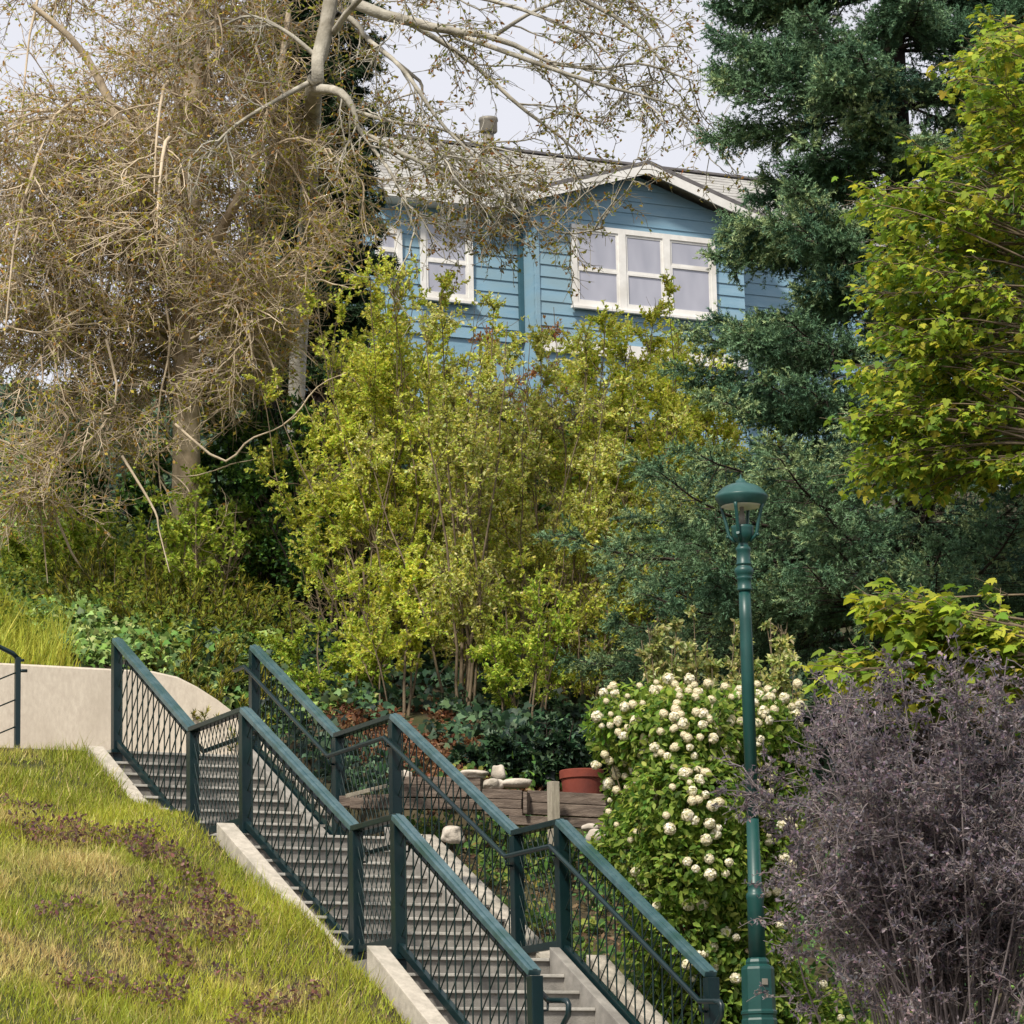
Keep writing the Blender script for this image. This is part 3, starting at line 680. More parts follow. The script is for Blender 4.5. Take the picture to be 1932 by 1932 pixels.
conifer('spruce_tree', 'large blue-green spruce with layered branches behind the lamp post', 1735, 34.2, 1330, -1000, 1215, -420, Rs, 335, 42, 9,
        col((74, 104, 78), (98, 126, 92), (142, 160, 112), (62, 92, 76)), 11, droop=.30, tr=.24, nl=.036, nw=.012, nn=24, whorl=.66, u_in=.25, sl=(.10, .20), fwd=(.6, 1.2), hang=.10, vz=(-.12, .08), tl=.42, wts=[.35, .33, .17, .15])
conifer('conifer_tree', 'dark green conifer standing behind the bare twiggy branches left of the house', 612, 46, 900, -700, 860, -420, lambda y: 112 + max(0, min(y, 300))*.04 + 18*math.sin(y*.03), 250, 24, 8,
        col((38, 58, 34), (52, 72, 38), (78, 84, 36)), 12, droop=.55, tr=.22, nl=.08, nw=.022, nn=10, wts=[.55, .3, .15], hang=.5)
conifer('conifer_tree', 'dark spruce behind the maple at the upper right corner', 1960, 44, 1100, -900, 700, -400, lambda y: 170 + y*.15, 90, 22, 8,
        col((40, 66, 62), (60, 84, 76)), 13, droop=.3, tr=.2, nl=.06, nw=.02, nn=10)

# ---- the budding, mostly bare trees on the left
def bare_tree(name, label, main, limbs, seed, mat, counts, colsl, leaf_n, leaf_len, spread, droopg, rad, keep=None):
    """main, limbs: hand-laid wood (list of (points, r0, r1)); finer growth is added on the limbs"""
    global RNG
    RNG = np.random.default_rng(seed)
    root = thing(name, main[0][0][0], label, 'tree')
    parts = [(spline(p, 14)[None], np.array([r0]), np.array([r1]), 9) for p, r0, r1 in main]
    wood('trunk', parts, mat, root)
    LP = np.stack([spline(p, 12) for p, _, _ in limbs])
    wood('limbs', [(LP, np.array([l[1] for l in limbs]), np.array([l[2] for l in limbs]), 6)], mat, root)
    a, b, c = counts
    S, D, u = offshoots(LP, a, .12, 1., (.4, 1.2), spread); P1 = grow(S, D, RNG.uniform(.45, 1.15, len(S))*rad, 7, .20, droopg)
    if keep is not None: P1 = P1[keep(P1)]
    S, D, u = offshoots(P1, b, .10, 1., (.4, 1.2)); P2 = grow(S, D, RNG.uniform(.25, .7, len(S))*rad, 5, .22, droopg*.7)
    if keep is not None: P2 = P2[keep(P2)]
    S, D, u = offshoots(P2, c, .1, 1., (.4, 1.2)); P3 = grow(S, D, RNG.uniform(.10, .34, len(S))*rad, 3, .20, droopg*.3)
    wood('twigs', [(P1, .013, .005, 4), (P2, .0062, .0036, 3), (P3, .0042, .0026, 3)], mat, root)
    i = RNG.integers(0, len(P3), leaf_n); q = RNG.uniform(0, 2.99, leaf_n); j = q.astype(int); f = (q-j)[:, None]
    P = P3[i, j]*(1-f) + P3[i, j+1]*f
    foliage('crown', 'oval', P, rvec(leaf_n) - ZV*.2, rvec(leaf_n), RNG.uniform(.6, 1.3, leaf_n)*leaf_len, RNG.uniform(.45, .65, leaf_n)*leaf_len, colsl, M['leaf_soft'], root, .22)
    return root
D1 = 38.0
g1 = gpt(345, D1)
def A1(x, y, dd=0): return at(x, y, D1 + dd)
rg = np.random.default_rng(5)
main = [([g1 - ZV*.2, A1(352, 800), A1(350, 500), A1(366, 200), A1(375, -60), A1(372, -320)], .17, .11),
        ([A1(352, 640), A1(300, 480, -.3), A1(262, 330, -.5), A1(215, 210, -.6), A1(150, 90, -.8), A1(60, 10, -1)], .085, .03),
        ([A1(352, 560), A1(420, 430, -.5), A1(470, 330, -.8), A1(520, 180, -.9), A1(545, 20, -.9)], .07, .03)]
limbs = []
def limb(pts, r0=.035, r1=.010): limbs.append((pts, r0, r1))
# limbs that arch out of the trunk and droop towards their tips
for k in range(88):
    y0 = rg.uniform(-330, 720); ang = rg.uniform(0, 2*math.pi); reach = rg.uniform(.8, 2.3)*(1.0 if y0 < 500 else .85)
    x0 = 352 + (366-352)*(1-y0/800)
    p0 = A1(x0, y0); d = np.array([math.cos(ang), math.sin(ang)*.9 - .25, 0]); up = rg.uniform(.1, .6)*reach; dr = rg.uniform(.3, 1.5)*reach*.8
    if d[0] > .3 and y0 < 480 and rg.uniform() < .5: continue
    if d[0] < -.3 and y0 < 260 and rg.uniform() < .55: continue
    if d[0] > 0 and y0 > 300: reach *= .75; dr *= .35
    elif y0 > 450: dr *= .5
    limb([p0, p0 + d*reach*.35 + ZV*up*.8, p0 + d*reach*.75 + ZV*up*.75, p0 + d*reach*1.0 + ZV*(up*.4 - dr*.45), p0 + d*reach*1.08 + ZV*(up*.2 - dr)], rg.uniform(.022, .042), .008)
for k in range(20):
    y0 = rg.uniform(250, 720); p0 = A1(352, y0); a_ = rg.uniform(2.6, 3.9); d = np.array([math.cos(a_), math.sin(a_)*.8 - .2, 0]); reach = rg.uniform(1.5, 2.6); dr = rg.uniform(.1, .7)
    limb([p0, p0 + d*reach*.35 + ZV*.25, p0 + d*reach*.75 + ZV*.2, p0 + d*reach - ZV*dr*.4, p0 + d*reach*1.08 - ZV*dr], .03, .008)
# drooping front limbs that can be followed in the picture
for pts in ([(150, 560), (165, 640), (160, 720), (150, 820), (160, 900)], [(300, 520), (322, 640), (300, 760), (298, 860), (310, 960), (345, 1020)],
            [(330, 800), (420, 870), (470, 830), (520, 810), (560, 785)], [(240, 700), (250, 800), (300, 880), (350, 900), (430, 880)], [(90, 760), (130, 800), (70, 900), (20, 960)],
            [(100, 960), (150, 1070), (210, 1120), (245, 1180), (270, 1230)], [(230, 860), (290, 960), (300, 1000), (320, 1080)], [(60, 850), (80, 1000), (90, 1100)],
            [(410, 560), (470, 540), (540, 520), (600, 530)], [(360, 640), (450, 600), (540, 640), (600, 690)], [(200, 640), (220, 760), (150, 850), (90, 900), (20, 920)], [(500, 260), (560, 330), (600, 420), (640, 470)], [(470, 300), (560, 260), (640, 300), (690, 350)]):
    dd = rg.uniform(-1.6, -.4); limb([A1(x, y, dd) for x, y in pts], .017, .005)
kx = [A1(x, y) for x, y in ((-300, 1140), (0, 1110), (120, 1060), (250, 1000), (330, 960), (430, 860), (520, 760), (620, 620), (760, 460))]
def keep1(P):
    e_ = P[:, -1]; lim = np.interp(e_[:, 0], [k[0] for k in kx], [k[2] for k in kx]); d_ = e_[:, 2] - lim
    return (d_ > 0) | (RNG.uniform(size=len(P)) < .10)
bare_tree('budding_tree', 'big tangled tan tree with drooping twigs and few olive buds left of the dark conifer', main, limbs, 21, M['bark_tan'], (9, 8, 6),
          col((176, 168, 72), (164, 166, 66), (186, 150, 84), (182, 184, 78)), 52000, .056, .10, -.05, 1.0, keep1)
D2 = 36.6
def A2(x, y, dd=0): return at(x, y, D2 + dd)
g2 = gpt(552, D2 + 6.5)
main = [([g2 - ZV*.2, A2(560, 720, 6.5), A2(578, 440, 5.5), A2(588, 260, 2.6), A2(592, 165), A2(604, 100), A2(625, 0), A2(640, -200), A2(650, -420)], .12, .075)]
limbs = []
for pts, r0 in (([(592, 168), (641, 173), (667, 208), (676, 243), (700, 276)], .062), ([(606, 90), (633, 26), (676, 48), (693, 74), (780, 143), (797, 165), (793, 217)], .045),
            ([(640, -150), (667, 0), (758, 35), (837, 56), (930, 70), (1040, 120), (1120, 190)], .085), ([(650, -260), (800, -100), (950, -60), (1080, -10), (1200, 60), (1290, 170)], .06),
            ([(645, -200), (760, -160), (900, -140), (1050, -70), (1180, -10), (1260, 90)], .05), ([(758, 35), (880, 110), (980, 200), (1060, 260), (1130, 330)], .034), ([(837, 56), (960, 100), (1100, 150), (1210, 180), (1280, 200)], .034),
            ([(693, 74), (760, 130), (830, 230), (900, 300), (960, 370)], .03), ([(676, 243), (760, 290), (840, 330), (900, 380), (960, 440), (1010, 470)], .026), ([(700, 276), (740, 330), (770, 400), (790, 450)], .022),
            ([(595, 150), (520, 190), (440, 240), (380, 300)], .035), ([(600, 110), (540, 60), (470, 30), (400, 60)], .03), ([(820, 260), (900, 330), (970, 400), (1060, 440), (1140, 430)], .02), ([(630, 60), (700, -20), (820, -20), (960, 10), (1090, 60), (1160, 110)], .04),
            ([(793, 217), (800, 260), (840, 300), (880, 360), (920, 420)], .02), ([(1040, 120), (1130, 130), (1210, 120), (1300, 150)], .02), ([(930, 70), (1010, 20), (1100, -10), (1180, -30)], .025), ([(667, 208), (740, 230), (820, 240), (900, 270), (980, 290)], .024)):
    dd = rg.uniform(-1.2, .3); limbs.append(([A2(x, y, dd if i > 0 else 0) for i, (x, y) in enumerate(pts)], r0, .009))
bare_tree('budding_tree', 'pale-barked tree whose thin budding branches hang in front of the house roof', main, limbs, 22, M['bark_pale'], (7, 6, 5),
          col((150, 138, 54), (128, 128, 52), (150, 112, 62), (132, 136, 70)), 9000, .056, .04, -.05, .92)

# ---- saplings and shrubs on the bank
def shrub(name, label, x, D, ytop, spread, nst, seed, cols, mat_w, leafn, leafl, kind='oval', lm='leaf_soft', cat='shrub', base_w=.15, side=(9, 5), hmin=.55, wander=.09, r0=.018, low=.18, jit=.2, wts=None, aspect=.55, y_is=True, upness=.10, sidelen=.34, group=None, lens=None, parent_pt=None, side_cut=None):
    global RNG
    RNG = np.random.default_rng(seed)
    g = gpt(x, D) if parent_pt is None else parent_pt
    hgt = at(x, ytop, D)[2] - g[2]
    root = thing(name, g, label, cat, group)
    an = RNG.uniform(0, 2*math.pi, nst); S = g + np.stack([np.cos(an), np.sin(an), 0*an - .4], 1)*(base_w*np.sqrt(RNG.uniform(0, 1, nst)))[:, None]; S[:, 2] = g[2] - .08
    lean_ = spread/hgt
    Dd = np.stack([np.cos(an)*lean_*RNG.uniform(.1, 1, nst), np.sin(an)*lean_*RNG.uniform(.1, 1, nst), np.ones(nst)], 1)
    ST = grow(S, Dd, hgt*RNG.uniform(hmin, 1.04, nst), 12, wander, .05)
    S, D_, u = offshoots(ST, side[0], low, 1., (.45, 1.0), upness); B1 = grow(S, D_, hgt*sidelen*RNG.uniform(.35, 1, len(S))*(1.25-u), 6, .16, .02)
    S, D_, u = offshoots(B1, side[1], .1, 1., (.4, 1.0), upness); B2 = grow(S, D_, hgt*sidelen*.42*RNG.uniform(.3, 1, len(S)), 4, .18, .01)
    wood('stems', [(ST, RNG.uniform(.6, 1.3, nst)*r0, .004, 5), (B1, r0*.34, .003, 4), (B2, .0034, .0022, 3)], M[mat_w], root)
    allp = B2; i = RNG.integers(0, len(allp), leafn); q = RNG.uniform(0, 3.99, leafn); j = q.astype(int); f = (q-j)[:, None]
    P = allp[i, j]*(1-f) + allp[i, j+1]*f; T = unit(allp[i, j+1]-allp[i, j])
    clump = (hash_noise(P[:, 0]*1.3 + P[:, 1], P[:, 2], .33, seed % 50) > .26); P, T = P[clump], T[clump]; n = len(P)
    ll = leafl*RNG.uniform(.55, 1.25, n)
    V, F_, kk = leaves(kind, P, T*.7 + rvec(n)*.8 - ZV*.10, rvec(n)*.8 + ZV*.7, ll, ll*aspect)
    tn = tints(n, kk, cols, jit, wts)*np.repeat(.78 + .44*hash_noise(P[:, 0] + P[:, 1]*.7, P[:, 2], .5, seed % 37), kk)[:, None]
    np_mesh('foliage', V, F_, M[lm], root, tn)
    return root
YG = col((206, 212, 92), (192, 202, 84), (222, 222, 124), (170, 186, 80))
YG2 = col((204, 210, 112), (222, 224, 156), (190, 198, 94), (164, 168, 90))
OLV = col((168, 186, 76), (144, 168, 68), (188, 200, 92))
saps = [(652, 37.5, 560, .55, 9, YG, 'yellow-green sapling at the left end of the thicket below the small house window'),
        (735, 36.5, 420, .50, 10, YG, 'tallest bright yellow-green sapling reaching the small house window'),
        (800, 38.5, 570, .55, 10, YG, 'bright yellow-green sapling below the left house window, behind the tallest one'),
        (880, 35.0, 575, .70, 12, YG2, 'pale-leaved shrub with several brown stems from one foot, middle of the bank'),
        (985, 37.5, 575, .55, 10, YG2, 'pale-leaved sapling below the dark corner of the house walls'),
        (1060, 36.0, 640, .60, 10, YG2, 'loose pale yellow shrub below the left part of the wide window'),
        (1145, 38.5, 590, .55, 9, YG, 'yellow-green sapling below the middle of the wide window'),
        (1235, 38.0, 610, .60, 10, YG, 'yellow-green sapling below the right part of the wide window'),
        (1330, 39.5, 560, .50, 10, YG, 'yellow-green sapling beside the spruce branches under the wide window'),
        (1090, 35.6, 1000, .70, 10, YG, 'low leafy yellow-green shrub under the spruce tips behind the plant pot'),
        (700, 36.2, 530, .5, 9, YG, 'yellow-green sapling just left of the tallest one, under the small house window'),
        (935, 37.8, 590, .5, 9, YG2, 'pale sapling standing between the two parts of the house front'),
        (1190, 39.6, 600, .5, 9, YG, 'yellow-green sapling close under the middle window sill, far behind the pale shrub'),
        (1375, 40.0, 575, .45, 9, YG, 'yellow-green sapling furthest right, glimpsed among the spruce boughs'),
        (1010, 34.6, 1050, .70, 8, OLV, 'low olive shrub between the many-stemmed pale shrub and the spruce'),
        (745, 34.6, 1010, .55, 6, YG, 'thin bare-stemmed sapling above the middle railing post'),
        (640, 35.2, 1040, .60, 6, OLV, 'small sprawling olive shrub on the ivy bank left of the thin saplings')]
for i, (x, D, y, sp, nst, c_, lab) in enumerate(saps):
    big = y < 800
    shrub('shrub', lab, x, D, y, sp, nst, 100+i, c_, 'bark_brown', 32000 if big else 9000, .048, base_w=.22 if big else .3, side=(11, 8) if big else (8, 6), r0=.015 if i != 3 else .018, low=.14 if i != 15 else .35, group='saplings on the bank below the house', sidelen=.20 if big else .30, jit=.24, hmin=.7 if big else .55)
shrub('shrub', 'rusty brown dry shrub at the foot of the house wall', 990, 43.0, 600, .9, 14, 131, col((170, 120, 80), (150, 104, 72), (160, 140, 80)), 'bark_brown', 7000, .06, side=(9, 7), base_w=.5, sidelen=.2, cat='shrub')
shrub('shrub', 'purplish brown twiggy shrub under the white base of the house', 1130, 42.0, 640, .8, 14, 132, col((150, 110, 90), (130, 104, 66), (150, 146, 80)), 'bark_brown', 6500, .06, side=(9, 7), base_w=.5, sidelen=.2)
DG = col((66, 102, 50), (84, 122, 56), (50, 82, 50), (106, 138, 62))
shrub('evergreen_shrub', 'dense dark green evergreen bush under the bare drooping twigs', 505, 39.5, 640, 1.1, 22, 141, DG, 'bark_dark', 26000, .075, 'leaf6', 'leaf_gloss', base_w=.6, side=(9, 8), sidelen=.24, low=.05, aspect=.6)
shrub('evergreen_shrub', 'lower dark green bush on the bank left of the thicket, beside the yellow-green saplings', 585, 38.2, 790, .9, 16, 142, DG, 'bark_dark', 17000, .072, 'leaf6', 'leaf_gloss', base_w=.5, side=(9, 8), sidelen=.26, low=.05, aspect=.6)
shrub('evergreen_shrub', 'mid green bush behind the tangled tan branches at the left edge', 170, 42, 800, 1.5, 16, 143, DG, 'bark_dark', 14000, .085, 'leaf6', 'leaf_gloss', base_w=.9, side=(9, 7), sidelen=.3, low=.05, aspect=.6)
shrub('evergreen_shrub', 'dark bush in the shade behind the middle of the thicket', 800, 40.5, 760, 1.4, 16, 144, DG, 'bark_dark', 15000, .085, 'leaf6', 'leaf_gloss', base_w=.9, side=(9, 7), sidelen=.3, low=.05, aspect=.6)
shrub('evergreen_shrub', 'dark bush in the shade behind the right of the thicket beside the spruce', 1120, 41, 760, 1.6, 16, 145, DG, 'bark_dark', 15000, .085, 'leaf6', 'leaf_gloss', base_w=.9, side=(9, 7), sidelen=.3, low=.05, aspect=.6)
shrub('ivy_mound', 'low mound of dark glossy ivy beside the brown leaf litter, left of the plant pot', 1010, 32.6, 1345, .95, 26, 146, IVYD, 'bark_dark', 9000, .09, 'ivy', 'leaf_gloss', base_w=.5, side=(7, 5), sidelen=.4, low=.1, aspect=1., cat='ivy')
shrub('ivy_mound', 'shaded mound of dark ivy right behind the plant pot', 1110, 32.9, 1320, .8, 22, 147, IVYD, 'bark_dark', 7000, .09, 'ivy', 'leaf_gloss', base_w=.4, side=(7, 5), sidelen=.4, low=.1, aspect=1., cat='ivy')
shrub('shrub', 'fresh green leafy shrub in front of the dark bush, under the hanging tan twigs', 440, 38.6, 880, .8, 16, 148, col((128, 156, 64), (150, 172, 76), (108, 138, 58)), 'bark_brown', 15000, .06, base_w=.5, side=(9, 7), sidelen=.28, low=.08)
shrub('shrub', 'olive green shrub hiding the foot of the big tan tree', 345, 37.4, 860, .9, 16, 149, OLV, 'bark_brown', 15000, .06, base_w=.5, side=(9, 7), sidelen=.3, low=.08)
shrub('shrub', 'loose green shrub at the left edge under the hanging tan twigs', 110, 38.5, 960, 1.0, 16, 150, OLV, 'bark_brown', 14000, .06, base_w=.6, side=(9, 7), sidelen=.3, low=.08)
# juniper
RNG = np.random.default_rng(151)
def juniper(label, x, D, n, wx, hgt, seed):
    global RNG
    RNG = np.random.default_rng(seed); g = gpt(x, D); root = thing('juniper_bush', g, label, 'shrub')
    p = RNG.uniform(-1, 1, (n, 2)); p = p[(p**2).sum(1) < 1]; n = len(p)
    s0, t0_ = st(g); s_, t_ = s0 + p[:, 1]*wx*.8, t0_ + p[:, 0]*wx; S = ORG + s_[:, None]*DV + t_[:, None]*EV; S[:, 2] = G(s_, t_) + OZ
    D_ = np.stack([p[:, 0]*.9 + .35, p[:, 1]*.5 - .35, RNG.uniform(.5, 1.1, n)], 1)
    B = grow(S, D_, hgt*RNG.uniform(.5, 1.2, n), 6, .10, .03)
    S, D2_, u = offshoots(B, 12, .15, 1., (.3, .7), .1); T = grow(S, D2_, hgt*.28*RNG.uniform(.5, 1.1, len(S)), 3, .08, .03)
    wood('stems', [(B, .010, .003, 4), (T, .004, .002, 3)], M['bark_brown'], root)
    m = 16; i = np.repeat(np.arange(len(T)), m); q = RNG.uniform(0, 2.99, len(i)); j = q.astype(int); f = (q-j)[:, None]
    P = T[i, j]*(1-f)+T[i, j+1]*f; tt_ = unit(T[i, j+1]-T[i, j]); n = len(P)
    foliage('foliage', 'needle', P, tt_ + rvec(n)*.55, rvec(n), RNG.uniform(.04, .085, n), .015, col((132, 128, 40), (152, 146, 50), (104, 112, 40), (76, 92, 40)), M['leaf_needle'], root, .2)
juniper('olive green feathery juniper on the ivy bank above the beige wall', 330, 37.2, 150, 1.15, .62, 151)
juniper('smaller olive juniper spreading down the bank between the railings', 420, 35.3, 80, .7, .50, 152)

# ---- ground covers on the bank behind the stairs
def scatter(n, s0, s1, t0_, t1_, mask=None):
    s_ = RNG.uniform(s0, s1, n); t_ = RNG.uniform(t0_, t1_, n)
    if mask is not None: k = mask(s_, t_); s_, t_ = s_[k], t_[k]
    P = ORG + s_[:, None]*DV + t_[:, None]*EV; P[:, 2] = G(s_, t_) + OZ
    return P, s_, t_
def cover(name, kind, n, rng4, size, hgt, cols, lm, mask=None, seed=0, aspect=1., jit=.2, wts=None, updir=.7):
    global RNG
    RNG = np.random.default_rng(seed); P, s_, t_ = scatter(n, *rng4, mask); n = len(P)
    hh = hgt*(.25 + .75*hash_noise(s_, t_, .45, seed % 40))*(.35+.65*RNG.uniform(0, 1, n)); P = P + ZV*hh[:, None] + RNG.normal(0, .03, (n, 3))
    ll = size*RNG.uniform(.55, 1.25, n)
    o = foliage(name, kind, P, rvec(n) + np.array([.0, -.5, -.25]), np.array([.0, -.75, .75]) + rvec(n)*.75, ll, ll*aspect, cols, M[lm], None, jit, wts)
    return tag(o, kind='stuff')
ivy = cover('ivy_ground_cover', 'ivy', 48000, (8.42, 19, -3.5, 2.2), .092, .36, IVY, 'leaf_gloss', lambda s, t: (t > -.5) | (s > 12.5), 161, 1.0)
tag(ivy, 'glossy green ivy covering the bank above the beige wall', 'ivy')
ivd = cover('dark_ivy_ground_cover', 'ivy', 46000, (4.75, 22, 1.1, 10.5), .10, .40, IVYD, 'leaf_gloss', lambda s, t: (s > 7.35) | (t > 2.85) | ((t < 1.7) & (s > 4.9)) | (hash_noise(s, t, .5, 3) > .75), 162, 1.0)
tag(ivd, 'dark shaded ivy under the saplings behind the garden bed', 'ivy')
iv3 = cover('wall_end_ivy', 'ivy', 3200, (7.3, 9.8, .75, 2.3), .085, .22, IVY, 'leaf_gloss', lambda s, t: (t > 1.5) | (s > 8.42), 168, 1.0); tag(iv3, 'ivy creeping round the low end of the beige wall', 'ivy')
wd = cover('weeds', 'oval', 46000, (9.2, 20, -4, 2.6), .07, .75, col((128, 140, 50), (150, 156, 62), (104, 124, 48)), 'leaf_soft', lambda s, t: hash_noise(s, t, .8, 7) > .38, 163, .5); tag(wd, 'light green leafy weeds on the bank between the ivy and the dark bush', 'weeds')
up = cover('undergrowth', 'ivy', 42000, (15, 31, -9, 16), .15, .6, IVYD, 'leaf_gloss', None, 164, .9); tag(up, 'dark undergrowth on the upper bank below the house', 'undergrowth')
ll_ = cover('leaf_litter', 'oval', 9000, (4.4, 7.6, 1.6, 3.1), .075, .035, col((120, 84, 60), (146, 104, 78), (96, 66, 50), (160, 130, 100)), 'leaf_soft', lambda s, t: hash_noise(s, t, .5, 9) > .2, 165, .5); tag(ll_, 'dry brown fallen leaves on the garden bed', 'leaf litter')
bedg = cover('garden_greens', 'leaf6', 7000, (-3.5, 4.6, 1.1, 2.6), .075, .30, col((92, 128, 66), (120, 150, 84), (76, 108, 60), (150, 160, 80)), 'leaf_soft', lambda s, t: hash_noise(s, t, .55, 12) > .50, 166, .8); tag(bedg, 'leafy green garden plants growing along the right stair curb', 'plants')
gl2 = cover('ground_litter', 'oval', 7000, (-4, 4.5, 1.1, 3.2), .06, .03, col((150, 128, 100), (120, 96, 74), (170, 150, 120)), 'leaf_soft', None, 167, .5); tag(gl2, 'dry debris on the soil beside the right stair curb', 'leaf litter')

# ---- grass
def grass(name, n, rng4, hgt, seed, colf, mask=None, wid=.007, lay=.5):
    global RNG
    RNG = np.random.default_rng(seed); P, s_, t_ = scatter(n, *rng4, mask); n = len(P)
    h_ = hgt*(.45 + .9*hash_noise(s_, t_, .5, seed % 30))*RNG.uniform(.4, 1.3, n)*np.where(RNG.uniform(size=n) < .05, 1.7, 1)
    D_ = ZV + rvec(n)*lay + np.array([.15, -.10, 0])
    V, F_, k = leaves('blade', P - ZV*.015, D_, rvec(n), h_, wid*RNG.uniform(.7, 1.5, n))
    c = colf(s_, t_, n)
    c = c*np.exp(RNG.normal(0, .22, (n, 1)))*np.exp(RNG.normal(0, .06, (n, 3)))
    return tag(np_mesh(name, V, F_, M['grass'], None, np.repeat(np.clip(c, 0, .8), k, 0)), kind='stuff')
GA, GB, GC_, GD = map(np.array, col((174, 178, 66), (142, 152, 58), (206, 186, 130), (180, 186, 84)))
def gcol(s_, t_, n):
    a = hash_noise(s_, t_, .9, 2)[:, None]; d = np.clip((hash_noise(s_, t_, .7, 8)*.6 + hash_noise(s_, t_, .22, 4)*.4 - .52)*3.2 + (t_ < -2.2)*.12, 0, 1)[:, None]
    d = np.maximum(d*np.clip((-t_[:, None]-1.35)*1.6, 0, 1), (RNG.uniform(size=(n, 1)) < .10))
    return (GA*(a) + GB*(1-a))*(1-d) + GC_*d
gr = grass('grass', 150000, (-4.6, 6.62, -5.2, -.97), .115, 171, gcol); tag(gr, 'sunlit yellow-green grass on the bank left of the stairs with dry patches', 'grass')
tg = grass('tall_grass', 34000, (8.45, 13.5, -6, -.1), .42, 172, lambda s, t, n: (lambda a: GA*a + GD*(1-a))(hash_noise(s, t, .6, 4)[:, None]), lambda s, t: t < -.25 + .25*np.sin(s*2) - .16*(s-8.4), .011, .3); tag(tg, 'tall yellow-green grass above the beige wall at the left edge', 'grass')
# purple-brown weed patches in the grass
RNG = np.random.default_rng(181)
def pmask(s, t): return (hash_noise(s, t, .75, 21)*.65 + hash_noise(s, t, .25, 22)*.35 > .59) & (t < -1.55) & (s < 6.0)
P, s_, t_ = scatter(48000, -4.4, 6.2, -5., -1.3, pmask); n = len(P)
P = P + ZV*RNG.uniform(.02, .13, (n, 1)); ls_ = RNG.uniform(.028, .055, n)
pw_ = foliage('purple_weeds', 'leaf6', P, rvec(n) + ZV*.5, rvec(n) + ZV, ls_, ls_*.65, col((124, 94, 94), (104, 80, 86), (148, 114, 104), (122, 116, 80)), M['leaf_soft'], None, .25)
tag(pw_, 'patches of purple-brown weeds in the grassy bank', 'weeds', kind='stuff')

